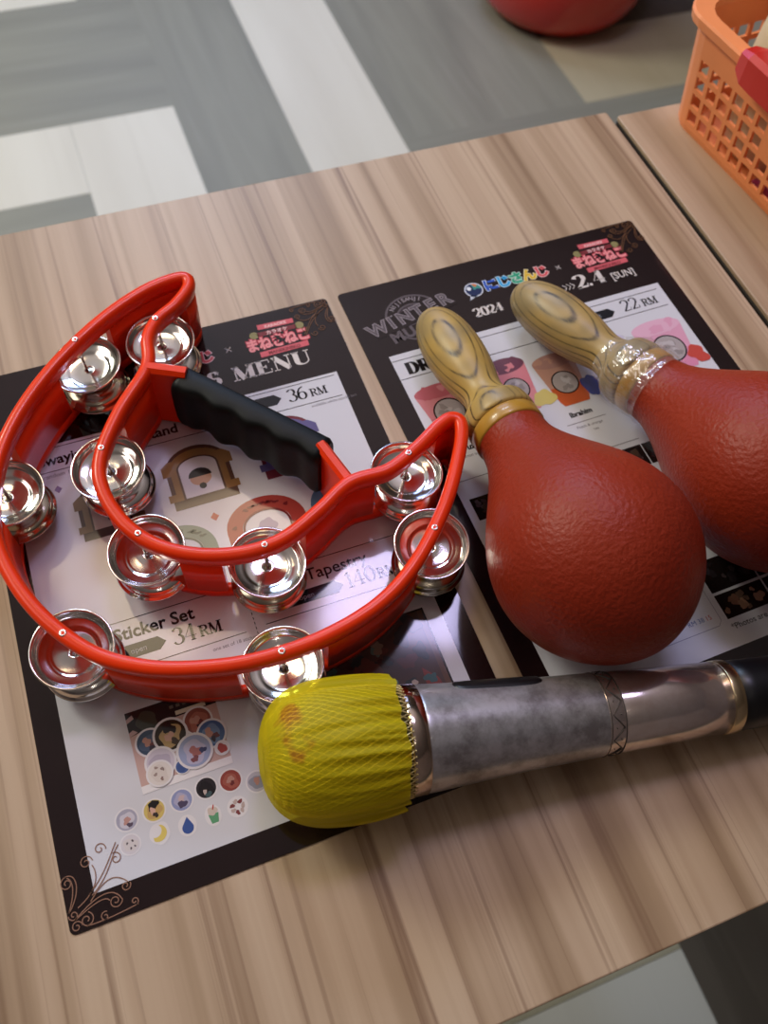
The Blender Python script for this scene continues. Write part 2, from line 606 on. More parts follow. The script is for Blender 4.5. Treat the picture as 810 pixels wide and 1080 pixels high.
# ------------------------------------------------------------------ the setting
def quadbox(name, x0, x1, y0, y1, z0, z1, m):
    b = MB()
    b.box(((x0 + x1) / 2, (y0 + y1) / 2, (z0 + z1) / 2), (x1 - x0, y1 - y0, z1 - z0), m)
    o = b.build(name)
    return tag(o, kind='structure')

fl = MB()
fl.box((0.6, 0.4, -0.05), (6.4, 6.4, 0.1), M['plank_x'])
def tile(x0, x1, y0, y1, m, h=0.0006):
    g = 0.0008
    fl.box(((x0 + x1) / 2, (y0 + y1) / 2, h / 2), (x1 - x0 - g, y1 - y0 - g, h), m)
PW = 0.2045
# the patchwork of planks as far as the picture can see it
tile(0.512, 0.716, -1.6, 2.6, M['tile_white'])                # long white strip
tile(0.304, 0.512, 0.6, 1.947, M['plank_y'])                  # grey plank beside it
tile(0.0975, 0.304, 0.72, 1.5375, M['tile_white'])
tile(-0.72, 0.0975, 1.334, 1.5375, M['tile_white'])
tile(-0.72, 0.190, 1.947, 2.151, M['tile_white'])
tile(0.716, 0.925, 0.9, 2.9, M['plank_y'])
tile(0.925, 1.134, 0.9, 2.9, M['plank_y'])
tile(1.134, 1.95, 1.310, 1.545, M['tile_olive'])
tile(1.134, 2.2, 1.545, 2.4, M['plank_dark'])
tile(0.716, 2.2, 1.10, 1.310, M['plank_x'], 0.0009)
tile(0.505, 0.95, -0.9, 0.4, M['plank_dark'], 0.0012)
tile(0.10, 0.505, -0.55, -0.161, M['tile_white'], 0.0012)
tile(-0.3, 0.505, -0.161, 0.25, M['tile_olive'], 0.0012)
tag(fl.build('floor'), kind='structure')
quadbox('ceiling', -2.6, 3.8, -2.8, 3.6, 2.75, 2.85, M['ceiling'])
quadbox('wall_left', -2.7, -2.6, -2.8, 3.6, 0, 2.75, M['wall'])
quadbox('wall_right', 3.8, 3.9, -2.8, 3.6, 0, 2.75, M['wall'])
quadbox('wall_back', -2.7, 3.9, 3.6, 3.7, 0, 2.75, M['wall'])
quadbox('wall_front', -2.7, 3.9, -2.9, -2.8, 0, 2.75, M['wall'])

# ------------------------------------------------------------------ tables
def table(x0, x1, y0, y1, label, m):
    cx, cy = (x0 + x1) / 2, (y0 + y1) / 2
    t = thing('table', (cx, cy, 0), label, 'table', None)
    hx, hy = (x1 - x0) / 2, (y1 - y0) / 2
    b = MB(); b.rbox(-hx, hx, -hy, hy, TZ - 0.0035, TZ, 0.0025, m, 4, 0.0008); b.build('tabletop', t)
    b = MB(); b.rbox(-hx, hx, -hy, hy, TZ - 0.028, TZ - 0.0036, 0.0025, M['table_edge'], 4, 0.001); b.build('edge_band', t)
    for sx in (-1, 1):
        px = sx * (hx - 0.12)
        b = MB()
        b.lathe([(0.02, 0.025), (0.05, 0.023), (TZ - 0.034, 0.023)], M['leg'], 24, Matrix.Translation((px, 0, 0)))
        b.box((px, 0, TZ - 0.031), (0.05, hy * 1.3, 0.006), M['leg'])
        b.build('leg', t)
        b = MB(); b.rbox(px - 0.03, px + 0.03, -hy * 0.8, hy * 0.8, 0.0015, 0.022, 0.02, M['leg'], 5, 0.004); b.build('foot', t)
    return t
table(-0.335, 0.4655, -0.0905, 0.4082, 'pale wood table carrying both printed menus, the red tambourine and the microphone', M['table'])
table(0.4710, 1.172, -0.0950, 0.4020, 'neighbouring pale wood table across the narrow dark gap, under the orange basket', M['table_b'])

# ------------------------------------------------------------------ high-contrast serif lettering (thin horizontals, fat verticals)
def arc(cx, cy, rx, ry, a0, a1, n=14):
    return [(cx + rx * math.cos(math.radians(a0 + (a1 - a0) * k / n)), cy + ry * math.sin(math.radians(a0 + (a1 - a0) * k / n))) for k in range(n + 1)]
def glyph(ch):
    """(list of polylines with weight class, advance); unit cap height"""
    F, T = 'F', 'T'         # F = contrast by direction, T = always thin
    def serif(x, y, w=0.16): return ([(x - w, y), (x + w, y)], T)
    G = {
        'M': ([([(0.12, 0), (0.12, 1)], T), ([(0.16, 1), (0.5, 0.0)], 'B'), ([(0.5, 0), (0.86, 1)], T), ([(0.88, 0), (0.88, 1)], 'B'), serif(0.12, 0.02), serif(0.14, 0.98, 0.14), serif(0.9, 0.02, 0.2), serif(0.9, 0.98, 0.2)], 1.14),
        'E': ([([(0.2, 0), (0.2, 1)], 'B'), ([(0.02, 0.98), (0.7, 0.98), (0.7, 0.74)], T), ([(0.02, 0.02), (0.72, 0.02), (0.72, 0.28)], T), ([(0.2, 0.5), (0.5, 0.5)], T), ([(0.5, 0.38), (0.5, 0.62)], T)], 0.84),
        'N': ([([(0.14, 0), (0.14, 1)], T), ([(0.14, 1), (0.76, 0.0)], 'B'), ([(0.8, 0), (0.8, 1)], T), serif(0.14, 0.02, 0.14), serif(0.1, 0.98, 0.1), serif(0.8, 0.98, 0.14)], 1.0),
        'U': ([([(0.2, 1), (0.2, 0.3)] + arc(0.47, 0.3, 0.27, 0.28, 180, 270), 'F'), (arc(0.47, 0.3, 0.3, 0.28, 270, 360) + [(0.77, 1)], T), serif(0.2, 0.98, 0.18), serif(0.77, 0.98, 0.13)], 0.98),
        'S': ([(arc(0.34, 0.74, 0.24, 0.24, 20, 250, 16) + arc(0.34, 0.26, 0.25, 0.24, 70, -160, 16), 'F'), ([(0.6, 0.72), (0.6, 0.98)], T), ([(0.07, 0.02), (0.07, 0.3)], T)], 0.72),
        'D': ([([(0.2, 0), (0.2, 1)], 'B'), ([(0.02, 0.98), (0.36, 0.98)] + arc(0.36, 0.5, 0.42, 0.48, 90, -90, 18) + [(0.02, 0.02)], 'F')], 0.92),
        'R': ([([(0.2, 0), (0.2, 1)], 'B'), ([(0.02, 0.98), (0.4, 0.98)] + arc(0.4, 0.74, 0.26, 0.24, 90, -90, 12) + [(0.2, 0.5)], 'F'), ([(0.42, 0.5), (0.62, 0.2), (0.68, 0.03), (0.82, 0.06)], 'F'), serif(0.2, 0.02, 0.17)], 0.86),
        'I': ([([(0.2, 0), (0.2, 1)], 'B'), serif(0.2, 0.02, 0.18), serif(0.2, 0.98, 0.18)], 0.44),
        'K': ([([(0.2, 0), (0.2, 1)], 'B'), ([(0.3, 0.42), (0.72, 0.98)], T), ([(0.42, 0.6), (0.76, 0.0)], 'B'), serif(0.2, 0.02, 0.17), serif(0.2, 0.98, 0.17), serif(0.72, 0.98, 0.12), serif(0.76, 0.02, 0.12)], 0.92),
        'O': ([(arc(0.42, 0.5, 0.36, 0.49, 90, 450, 28), 'F')], 0.86),
        'G': ([(arc(0.42, 0.5, 0.36, 0.49, 40, 330, 24), 'F'), ([(0.76, 0.0), (0.76, 0.4)], 'B'), serif(0.72, 0.42, 0.16)], 0.94),
        '0': ([(arc(0.32, 0.5, 0.26, 0.49, 90, 450, 28), 'F')], 0.66),
        '1': ([([(0.24, 0), (0.24, 1)], 'F'), ([(0.06, 0.86), (0.24, 0.98)], T), serif(0.24, 0.02, 0.18)], 0.48),
        '2': ([(arc(0.3, 0.72, 0.24, 0.26, 170, -30, 16) + [(0.3, 0.3), (0.06, 0.03)], 'F'), ([(0.04, 0.05), (0.58, 0.05)], 'H'), ([(0.58, 0.05), (0.6, 0.26)], T)], 0.66),
        '3': ([(arc(0.28, 0.75, 0.22, 0.23, 160, -80, 14), 'F'), (arc(0.28, 0.27, 0.26, 0.26, 85, -160, 16), 'F')], 0.62),
        '4': ([([(0.44, 0), (0.44, 1)], 'F'), ([(0.44, 1), (0.03, 0.28), (0.64, 0.28)], T), serif(0.44, 0.02, 0.15)], 0.7),
        '6': ([(arc(0.32, 0.3, 0.25, 0.29, 90, 450, 24), 'F'), ([(0.08, 0.34), (0.1, 0.62), (0.26, 0.88), (0.5, 0.98)], 'F')], 0.68),
        '.': ([([(0.08, 0.0), (0.08, 0.17)], 'D')], 0.3),
        ' ': ([], 0.4),
    }
    return G[ch]
def fat(b, s, x, y, h, z, m, fatw=0.24, thin=0.05, sx=1.0):
    for ch in s:
        strokes, adv = glyph(ch)
        for pts, kind in strokes:
            P = [(x + px * h * sx, y + py * h) for px, py in pts]
            if kind == 'T': w = thin * h
            elif kind == 'B': w = fatw * h
            elif kind == 'D': w = 0.18 * h
            elif kind == 'H': w = fatw * h * 0.45
            else: w = lambda a: h * (thin + (fatw - thin) * abs(math.sin(a)) ** 1.5)
            b.stroke(P, w, z, m)
        x += adv * h * sx
    return x

# scroll ornament: spirals growing out of a corner
def spiral(cx, cy, r, a0, turns, ccw=1, n=26):
    out = []
    for k in range(n + 1):
        t = k / n
        a = a0 + ccw * turns * 2 * math.pi * t
        rr = r * (1 - 0.8 * t)
        out.append((cx + rr * math.cos(a), cy + rr * math.sin(a)))
    return out
def bez(p0, p1, p2, p3, n=14):
    out = []
    for k in range(n + 1):
        t = k / n; u = 1 - t
        out.append(tuple(u ** 3 * a + 3 * u * u * t * b_ + 3 * u * t * t * c + t ** 3 * d for a, b_, c, d in zip(p0, p1, p2, p3)))
    return out
def scrollwork(b, ox, oy, sx, sy, k, z, m, w=0.00045):
    """ox, oy the corner; sx, sy = ±1 pointing into the sheet; k size in m"""
    def T(pts): return [(ox + sx * k * p[0], oy + sy * k * p[1]) for p in pts]
    curves = []
    curves.append(bez((0.10, 0.22), (0.5, 0.5), (0.9, 0.62), (1.02, 0.30)))
    curves.append(spiral(0.90, 0.30, 0.13, 0.0, 1.4, -1))
    curves.append(bez((0.10, 0.22), (0.46, 0.38), (0.74, 0.48), (0.80, 0.34)))
    curves.append(bez((0.02, 0.38), (0.34, 0.7), (0.3, 1.1), (0.06, 1.05)))
    curves.append(spiral(0.08, 0.92, 0.13, 1.5, 1.4, 1))
    curves.append(bez((0.02, 0.38), (0.2, 0.7), (0.22, 0.95), (0.10, 1.02)))
    curves.append(bez((0.2, 0.42), (0.62, 0.6), (0.7, 0.9), (0.6, 1.1)))
    curves.append(spiral(0.50, 1.18, 0.13, 0.0, 1.4, 1))
    curves.append(bez((0.45, 0.58), (0.8, 0.85), (0.9, 1.05), (1.12, 1.36)))
    curves.append(bez((0.50, 0.55), (0.9, 0.8), (0.95, 1.1), (1.16, 1.30)))
    curves.append(spiral(0.80, 1.34, 0.12, -0.3, 1.2, 1))
    curves.append(spiral(1.06, 1.06, 0.12, 1.9, 1.2, -1))
    curves.append(bez((0.45, 0.45), (0.8, 0.8), (1.0, 0.8), (1.2, 0.55)))
    curves.append(spiral(1.14, 0.50, 0.10, 0.4, 1.3, -1))
    curves.append(spiral(0.12, 0.10, 0.11, 0.0, 1.3, 1))
    curves.append(spiral(0.32, 0.16, 0.14, 1.2, 1.4, -1))
    curves.append(spiral(0.10, 0.32, 0.10, 3.0, 1.3, 1))
    curves.append(spiral(0.66, 0.10, 0.09, 1.0, 1.2, 1))
    curves.append(bez((0.3, 0.05), (0.7, 0.02), (1.1, 0.08), (1.3, 0.1)))
    curves.append(spiral(1.24, 0.17, 0.08, -1.4, 1.2, 1))
    for c in curves:
        b.stroke(T(c), w, z, m)

def pink_logo(b, cx, cy, z):
    pk, wh, ol = ink('pink', '#cf5f68'), ink('pale_pink', '#eec3c2'), ink('olive', '#8a8157')
    z2 = z + 0.00004; z3 = z + 0.00008
    b.poly([(cx - 0.009, cy + 0.0088), (cx + 0.013, cy + 0.0082), (cx + 0.0132, cy + 0.0118), (cx - 0.0088, cy + 0.0126)], z, pk)
    b.text('KARAOKE', cx + 0.002, cy + 0.0092, 0.0021, z2, wh, 'CENTER', 0.0001)
    b.disc(cx - 0.0125, cy + 0.0053, 0.0027, z, ol); b.disc(cx + 0.0155, cy + 0.0053, 0.0027, z, ol)
    b.rect(cx - 0.0105, cy + 0.0036, cx + 0.0135, cy + 0.0068, z, ink('wine', '#7a3036'))
    b.text('カラオケ', cx + 0.0015, cy + 0.0040, 0.0024, z2, wh, 'CENTER', 0.0001)
    b.text('まねきねこ', cx, cy - 0.0056, 0.0074, z, ink('rose', '#b9404e'), 'CENTER', 0.0011, 0.76, 0, 0.98)
    b.text('まねきねこ', cx, cy - 0.0056, 0.0074, z2, ink('light_rose', '#e88f92'), 'CENTER', 0.0005, 0.76, 0, 0.98)
    b.poly([(cx - 0.013, cy - 0.0118), (cx + 0.0165, cy - 0.0112), (cx + 0.0168, cy - 0.0072), (cx - 0.0128, cy - 0.0078)], z, pk)
    b.text('MANEKINEKO', cx + 0.0018, cy - 0.0108, 0.0022, z2, ink('wine', '#7a3036'), 'CENTER', 0.00012)

def niji(b, x0, y, h, z, step):
    cols = [('blue', '#2f57b5', '#cfdcf3'), ('sky', '#3ea2d8', '#d6ecf5'), ('teal', '#2f9a78', '#d2ebdc'), ('gold', '#d9b23a', '#f0e6bb'), ('coral', '#d25a5f', '#f3d0ce')]
    for k, ch in enumerate('にじさんじ'):
        n, c, l = cols[k]
        b.text(ch, x0 + step * k, y, h, z, ink('rim_' + n, l), 'CENTER', 0.0009)
        b.text(ch, x0 + step * k, y, h, z + 0.00004, ink(n, c), 'CENTER', 0.0005)

def arrow_tag(b, x0, x1, y0, y1, z, word):
    d = (y1 - y0) / 2
    b.poly([(x0, y0), (x1 - d, y0), (x1, (y0 + y1) / 2), (x1 - d, y1), (x0, y1)], z, ink('navy', '#15171f'))
    b.text(word, (x0 + x1) / 2, y0 + (y1 - y0) * 0.3, (y1 - y0) * 0.4, z + 0.00004, ink('grey_type', '#9a9aa2'), 'CENTER')

Z0, Z1, Z2, Z3, Z4, Z5 = 0.0006, 0.00068, 0.00076, 0.00084, 0.00092, 0.0010
INK = ink('black_type', '#17141a')
GREYT = ink('grey_small_type', '#6d676d')
CREAMT = ink('cream_type', '#d6cdc8')
GOLD = ink('copper_line', '#6b4a34')

def menu_sheet(loc, rz, label):
    t = thing('menu_sheet', loc, label, 'menu', None, rz)
    b = MB()
    b.rbox(0, 0.210, 0, 0.297, 0.0, Z0, 0.0025, BROWN, 5, 0.0001)
    b.build('sheet', t)
    b = MB()
    b.rect(0.0122, 0.0126, 0.1978, 0.2412, Z1, PAPER)
    b.build('white_panel', t)
    return t

# ------------------------------------------------------------------ left menu (goods)
ml = menu_sheet((0, 0, TZ), 0.0, 'goods menu sheet under the red tambourine, headed MENU with sticker pictures')
b = MB()
fat(b, 'MENU', 0.1405, 0.2522, 0.0098, Z1, CREAMT, 0.32, 0.07, 1.22)
fat(b, 'GOODS', 0.0925, 0.2528, 0.0095, Z1, CREAMT, 0.32, 0.07)
b.stroke([(0.1412, 0.2740), (0.1446, 0.2774)], 0.0004, Z1, CREAMT)
b.stroke([(0.1412, 0.2774), (0.1446, 0.2740)], 0.0004, Z1, CREAMT)
niji(b, 0.092, 0.2712, 0.0068, Z1, 0.0093)
pink_logo(b, 0.1725, 0.2760, Z1)
b.build('heading_print', ml)
b = MB()
# section rules
for x0, x1, y in ((0.0145, 0.1955, 0.2392), (0.0145, 0.1955, 0.2242), (0.0145, 0.104, 0.1286), (0.0145, 0.104, 0.1034), (0.114, 0.1955, 0.1301), (0.114, 0.1955, 0.1041)):
    b.stroke([(x0, y), (x1, y)], 0.0004, Z2, INK)
for k in range(40):
    y = 0.128 - k * 0.0026
    b.stroke([(0.109, y), (0.109, y - 0.0014)], 0.00035, Z2, INK)
b.text('Swaying Acrylic Stand', 0.0260, 0.2285, 0.0062, Z2, INK, bold=0.00022)
b.text('random 10 kinds', 0.0275, 0.2203, 0.0026, Z2, GREYT)
arrow_tag(b, 0.118, 0.1618, 0.2290, 0.2362, Z2, 'random')
fat(b, '36', 0.1655, 0.2283, 0.0088, Z2, INK, 0.16, 0.045)
fat(b, 'RM', 0.1783, 0.2285, 0.0052, Z2, INK, 0.2, 0.09)
b.text('available while stocks last', 0.1762, 0.2211, 0.0019, Z2, GREYT)
b.text('Sticker Set', 0.0432, 0.1188, 0.0066, Z2, INK, bold=0.00022, sx=0.98)
arrow_tag(b, 0.040, 0.0665, 0.1085, 0.1155, Z2, 'open')
fat(b, '34', 0.0698, 0.1080, 0.0088, Z2, INK, 0.16, 0.045)
fat(b, 'RM', 0.0823, 0.1082, 0.0058, Z2, INK, 0.2, 0.09)
b.text('one set of 18 stickers', 0.0862, 0.0990, 0.0019, Z2, GREYT)
b.text('Tapestry', 0.1402, 0.1198, 0.0066, Z2, INK, bold=0.0001)
arrow_tag(b, 0.118, 0.1568, 0.1085, 0.1155, Z2, 'open')
fat(b, '140', 0.1585, 0.1090, 0.0086, Z2, INK, 0.13, 0.045)
fat(b, 'RM', 0.1750, 0.1092, 0.0056, Z2, INK, 0.2, 0.09)
for x, y in ((0.0336, 0.2123), ):
    b.poly([(x - 0.002, y), (x, y - 0.0024), (x + 0.002, y), (x, y + 0.0024)], Z2, ink('mauve', '#6a4d72'))
b.poly([(0.1063 - 0.0023, 0.1704), (0.1063, 0.1678), (0.1063 + 0.0023, 0.1704), (0.1063, 0.1730)], Z2, ink('brick', '#b23c34'))
b.build('price_print', ml)

# pictures on the goods menu: plain stands shaped as arches, a sticker pack and round stickers
b = MB()
def arch_stand(cx, by, w, h, cframe, cbase, cin, z, seed):
    fr, ba, inn = ink('arch_' + cframe[1:], cframe), ink('arch_' + cbase[1:], cbase), ink('arch_' + cin[1:], cin)
    hw = w / 2
    b.poly([(cx - hw * 0.9, by), (cx + hw * 0.9, by), (cx + hw * 0.9, by + h * 0.74)] + arc(cx, by + h * 0.62, hw * 0.9, h * 0.36, 18, 162, 12) + [(cx - hw * 0.9, by + h * 0.74)], z, ba)
    b.poly([(cx - hw, by + h * 0.56), (cx + hw, by + h * 0.56), (cx + hw, by + h * 0.72), (cx + hw * 0.8, by + h * 0.80), (cx - hw * 0.8, by + h * 0.80), (cx - hw, by + h * 0.72)], z + 0.00003, fr)
    b.poly([(cx - hw * 0.78, by + h * 0.14), (cx + hw * 0.78, by + h * 0.14)] + arc(cx, by + h * 0.66, hw * 0.78, h * 0.26, 0, 180, 12), z + 0.00005, fr)
    b.rect(cx - hw, by + h * 0.14, cx - hw * 0.66, by + h * 0.26, z + 0.00007, fr)
    b.rect(cx + hw * 0.66, by + h * 0.14, cx + hw, by + h * 0.26, z + 0.00007, fr)
    edge = [(cx - hw * 0.60, by + h * 0.13), (cx + hw * 0.60, by + h * 0.13)] + arc(cx, by + h * 0.62, hw * 0.60, h * 0.18, 0, 180, 12)
    b.poly(edge, z + 0.00009, ba)
    b.poly([(cx - hw * 0.54, by + h * 0.15), (cx + hw * 0.54, by + h * 0.15)] + arc(cx, by + h * 0.62, hw * 0.54, h * 0.155, 0, 180, 12), z + 0.00011, inn)
    b.disc(cx, by + h * 0.42, w * 0.15, z + 0.00013, ink('tan_dot', '#c49a80'), w * 0.12)
    b.poly(arc(cx, by + h * 0.45, w * 0.165, h * 0.14, 0, 180, 10), z + 0.00015, ink('dark_dot', '#2b2526'))
    b.disc(cx, by + h * 0.29, w * 0.05, z + 0.00014, ink('dark_dot', '#2b2526'))
arch_stand(0.1055, 0.1795, 0.038, 0.0385, '#8f6b45', '#5c4238', '#cfc8d0', Z2, 1)
arch_stand(0.0560, 0.1770, 0.034, 0.034, '#7d6753', '#4b3a3c', '#bfb3b4', Z2, 2)
arch_stand(0.1560, 0.1830, 0.038, 0.0385, '#5d5684', '#6d2f3a', '#c5bcc8', Z2, 3)
# horseshoe shaped stands
def horseshoe(cx, by, w, h, hexc, hexd):
    mm, md = ink('shoe_' + hexc[1:], hexc), ink('shoe_' + hexd[1:], hexd)
    out = [(cx - w / 2, by)] + [(x, y) for x, y in arc(cx, by + h * 0.45, w / 2, h * 0.55, 180, 0, 18)] + [(cx + w / 2, by)]
    b.stroke(out, w * 0.24, Z2, mm)
    inner = [(cx - w * 0.36, by)] + arc(cx, by + h * 0.42, w * 0.36, h * 0.40, 180, 0, 18) + [(cx + w * 0.36, by)]
    b.stroke(inner, w * 0.035, Z3, md)
    rnd = random.Random(int(w * 1e5))
    for k in range(9):
        a = math.radians(rnd.uniform(10, 170))
        b.blob(cx + w / 2 * math.cos(a), by + h * 0.45 + h * 0.55 * math.sin(a), 0.0016, Z3, ink('shoe_fleck' + hexd[1:], '#c9a79f' if k % 2 else hexd), k, 0.5, 12, 0.0009)
    b.blob(cx, by + h * 0.42, w * 0.13, Z2, ink('lilac', '#a59ab0'), 3, 0.3)
horseshoe(0.1308, 0.1470, 0.034, 0.0235, '#9d3e38', '#6e2226')
horseshoe(0.0850, 0.1450, 0.030, 0.0225, '#6f7f72', '#3d4a42')
horseshoe(0.1740, 0.1480, 0.030, 0.0225, '#56718c', '#2c3c52')
b.build('stand_pictures', ml)
b = MB()
# tapestry picture
b.rect(0.1230, 0.0380, 0.1898, 0.0872, Z2, ink('tap_dark', '#241b1d'))
b.rect(0.1240, 0.0390, 0.1888, 0.0862, Z2 + 0.00003, ink('tap_brown', '#4a3836'))
b.rect(0.1862, 0.0390, 0.1888, 0.0862, Z3, ink('tap_umber', '#5c4136'))
rnd = random.Random(11)
for k in range(34):
    c = rnd.choice(['#3d5a5f', '#57706f', '#6f8a88', '#2c3438', '#5e3a38', '#3a2427', '#7d6a60'])
    b.blob(rnd.uniform(0.130, 0.181), rnd.uniform(0.044, 0.081), rnd.uniform(0.0018, 0.0052), Z3 + 0.000004 * k, ink('tap' + c[1:], c), k, 0.5)
b.poly([(0.1765, 0.0395), (0.186, 0.0395), (0.184, 0.051), (0.178, 0.058)], Z4, ink('tap_red', '#7c3a37'))
for k, (x, y) in enumerate(((0.1700, 0.0480), (0.1675, 0.0440), (0.1725, 0.0430), (0.171, 0.0515), (0.166, 0.049))):
    b.blob(x, y, 0.0027, Z4 + 0.00001 * k, ink('tap_pale', '#b3a49c' if k % 2 else '#b3a49c'), 40 + k, 0.6, 16, 0.0017)
b.build('tapestry_picture', ml)
b = MB()
# sticker pack on its backing card
b.rect(0.0400, 0.0450, 0.0808, 0.0825, Z2, ink('pack_back', '#c3a29b'))
b.rect(0.0400, 0.0450, 0.0808, 0.0485, Z3, ink('pack_strip', '#e4dfe2'))
b.poly([(0.0400, 0.0715), (0.0450, 0.0725), (0.0520, 0.0712), (0.0600, 0.0740), (0.0808, 0.0745), (0.0808, 0.0832), (0.0400, 0.0832)], Z3, ink('pack_head', '#262022'))
b.blob(0.0490, 0.0762, 0.0050, Z3 + 0.00003, ink('pack_olive', '#3f4036'), 5, 0.2)
b.rect(0.0620, 0.0748, 0.0760, 0.0768, Z3 + 0.00005, ink('pack_cream', '#cfc2ae'))
for k in range(5):
    b.rect(0.0600 + 0.003 * k, 0.0785, 0.0618 + 0.003 * k, 0.0800, Z3 + 0.00005, ink('pack_sand', '#6e6258'))
b.poly([(0.0400, 0.0780), (0.0435, 0.0795), (0.0430, 0.0815), (0.0400, 0.0800)], Z3 + 0.00006, ink('pack_pink', '#b99a98'))
b.poly([(0.0400, 0.0715), (0.0440, 0.0728), (0.0420, 0.0745), (0.0400, 0.0735)], Z3 + 0.00006, ink('pack_pink', '#b99a98'))
def sticker(x, y, r, ring, body, spots, z, seed, rx=None):
    b.disc(x, y, r * 1.16, z, ink('sticker_edge', '#ded9dd'))
    b.disc(x, y, r, z + 0.00003, ink('st' + ring[1:], ring))
    b.blob(x, y - r * 0.05, r * 0.72, z + 0.00005, ink('st' + body[1:], body), seed, 0.22)
    for k, (dx, dy, rr, c) in enumerate(spots):
        b.blob(x + dx * r, y + dy * r, rr * r, z + 0.00007 + 0.00001 * k, ink('st' + c[1:], c), seed * 7 + k, 0.4, 16)
SPOT = [(-0.2, 0.1, 0.34, '#b98a7c'), (0.25, -0.25, 0.25, '#6a3a3c'), (0.05, -0.45, 0.2, '#3b3440')]
sticker(0.0480, 0.0665, 0.0058, '#3e5068', '#51607a', SPOT, Z3 + 0.0001, 21)
sticker(0.0708, 0.0690, 0.0060, '#8a5148', '#a5685a', SPOT, Z3 + 0.0001, 22)
sticker(0.0575, 0.0668, 0.0070, '#33291f', '#b59a6c', [(0, 0.45, 0.42, '#262223'), (-0.1, -0.1, 0.3, '#c7a08e'), (0.2, -0.5, 0.25, '#4a3c33')], Z3 + 0.00022, 23)
sticker(0.0752, 0.0612, 0.0060, '#46618f', '#6d86ab', SPOT, Z3 + 0.0002, 24)
sticker(0.0505, 0.0562, 0.0062, '#c9c0cd', '#b4aabb', [], Z3 + 0.00032, 25)
sticker(0.0660, 0.0560, 0.0072, '#9aa3c4', '#b9b4cc', [(0.05, -0.05, 0.35, '#a76a66'), (-0.1, -0.5, 0.22, '#7d4b50'), (0.5, -0.1, 0.2, '#3f4468')], Z3 + 0.00042, 26)
sticker(0.0490, 0.0515, 0.0052, '#d9d0cc', '#d2c7c2', [(0.3, 0.3, 0.16, '#8f7d79'), (-0.35, 0, 0.15, '#9b8782'), (0.1, -0.5, 0.15, '#8a706c'), (-0.2, 0.55, 0.14, '#9b8782')], Z3 + 0.00042, 27)
sticker(0.0592, 0.0510, 0.0030, '#4a5f94', '#3f548a', [], Z3 + 0.0003, 28)
sticker(0.0780, 0.0532, 0.0030, '#d8cfd2', '#a0403c', [], Z3 + 0.0003, 29)
b.build('sticker_pack_picture', ml)
b = MB()
for x, y, r, ring, body, spots, s in (
        (0.0310, 0.0371, 0.0045, '#a5a2b4', '#c9c3cf', [(0.0, -0.1, 0.35, '#b88c85'), (0.2, -0.55, 0.25, '#5a4d5e')], 31),
        (0.0430, 0.0369, 0.0045, '#cdb56a', '#bd9a62', [(0, 0.5, 0.5, '#221e20'), (-0.15, 0.0, 0.3, '#cfa595'), (0.05, -0.45, 0.25, '#3a3230')], 32),
        (0.0552, 0.0371, 0.0045, '#8d93bb', '#a9a6c2', [(0.0, 0.1, 0.35, '#c3aaae'), (0, -0.4, 0.4, '#4f4660')], 33),
        (0.0666, 0.0385, 0.0044, '#2a262b', '#1f1c21', [(-0.2, -0.35, 0.22, '#b9a7a2'), (0.1, -0.7, 0.3, '#41555a')], 34),
        (0.0776, 0.0380, 0.0046, '#93433b', '#a0584c', [(0, 0.1, 0.34, '#b38377'), (0.1, -0.3, 0.22, '#6b2f2e')], 35),
        (0.0885, 0.0335, 0.0044, '#b7b2c0', '#8f8f9f', [(0, 0.1, 0.34, '#b38377')], 36)):
    sticker(x, y, r, ring, body, spots, Z2, s)
# cookie, moon, drop, cup and berry stickers
sticker(0.0303, 0.0266, 0.0040, '#cfc7cd', '#d0c6c6', [(0.3, 0.3, 0.12, '#5d5257'), (-0.3, 0.2, 0.12, '#5d5257'), (0.0, -0.4, 0.12, '#5d5257'), (0.45, -0.3, 0.1, '#5d5257')], Z2, 41)
moon = arc(0.0425, 0.0270, 0.0036, 0.0036, 60, -130, 14) + arc(0.0413, 0.0283, 0.0028, 0.0028, -115, 45, 12)
b.blob(0.0431, 0.0268, 0.0046, Z2, ink('sticker_edge', '#ded9dd'), 6, 0.08)
b.poly(moon, Z2 + 0.00004, ink('moon', '#d9c26a'))
b.disc(0.0550, 0.0258, 0.0040, Z2, ink('sticker_edge', '#ded9dd'), 0.0046)
b.poly(arc(0.0550, 0.0248, 0.0025, 0.0025, 150, 390, 14) + [(0.0555, 0.0295)], Z2 + 0.00004, ink('drop', '#3f5796'))
b.disc(0.0665, 0.0262, 0.0036, Z2, ink('sticker_edge', '#ded9dd'), 0.0046)
b.poly([(0.0652, 0.0228), (0.0682, 0.0228), (0.0690, 0.0268), (0.0645, 0.0268)], Z2 + 0.00004, ink('cup_green', '#5f9a72'))
b.blob(0.0666, 0.0280, 0.0020, Z2 + 0.00006, ink('cup_cream', '#c9b9b0'), 4, 0.2)
b.stroke([(0.0668, 0.0285), (0.0676, 0.0305)], 0.0005, Z2 + 0.00007, ink('brick', '#b23c34'))
b.disc(0.0775, 0.0260, 0.0046, Z2, ink('sticker_edge', '#ded9dd'))
for k in range(7):
    a = k * 0.9
    b.blob(0.0775 + 0.0024 * math.cos(a), 0.0260 + 0.0024 * math.sin(a), 0.0010, Z2 + 0.00004, ink('berry', '#7d3f40') if k % 2 else ink('berry_pale', '#b9a5a0'), k, 0.4, 14)
b.build('sticker_pictures', ml)
b = MB()
scrollwork(b, 0.0005, 0.0005, 1, 1, 0.0215, Z4, ink('copper_light', '#8f6a58'), 0.00042)
b.build('corner_scrollwork', ml)
b = MB()
scrollwork(b, 0.2095, 0.2965, -1, -1, 0.0180, Z4, GOLD, 0.00045)
b.build('corner_scrollwork', ml)

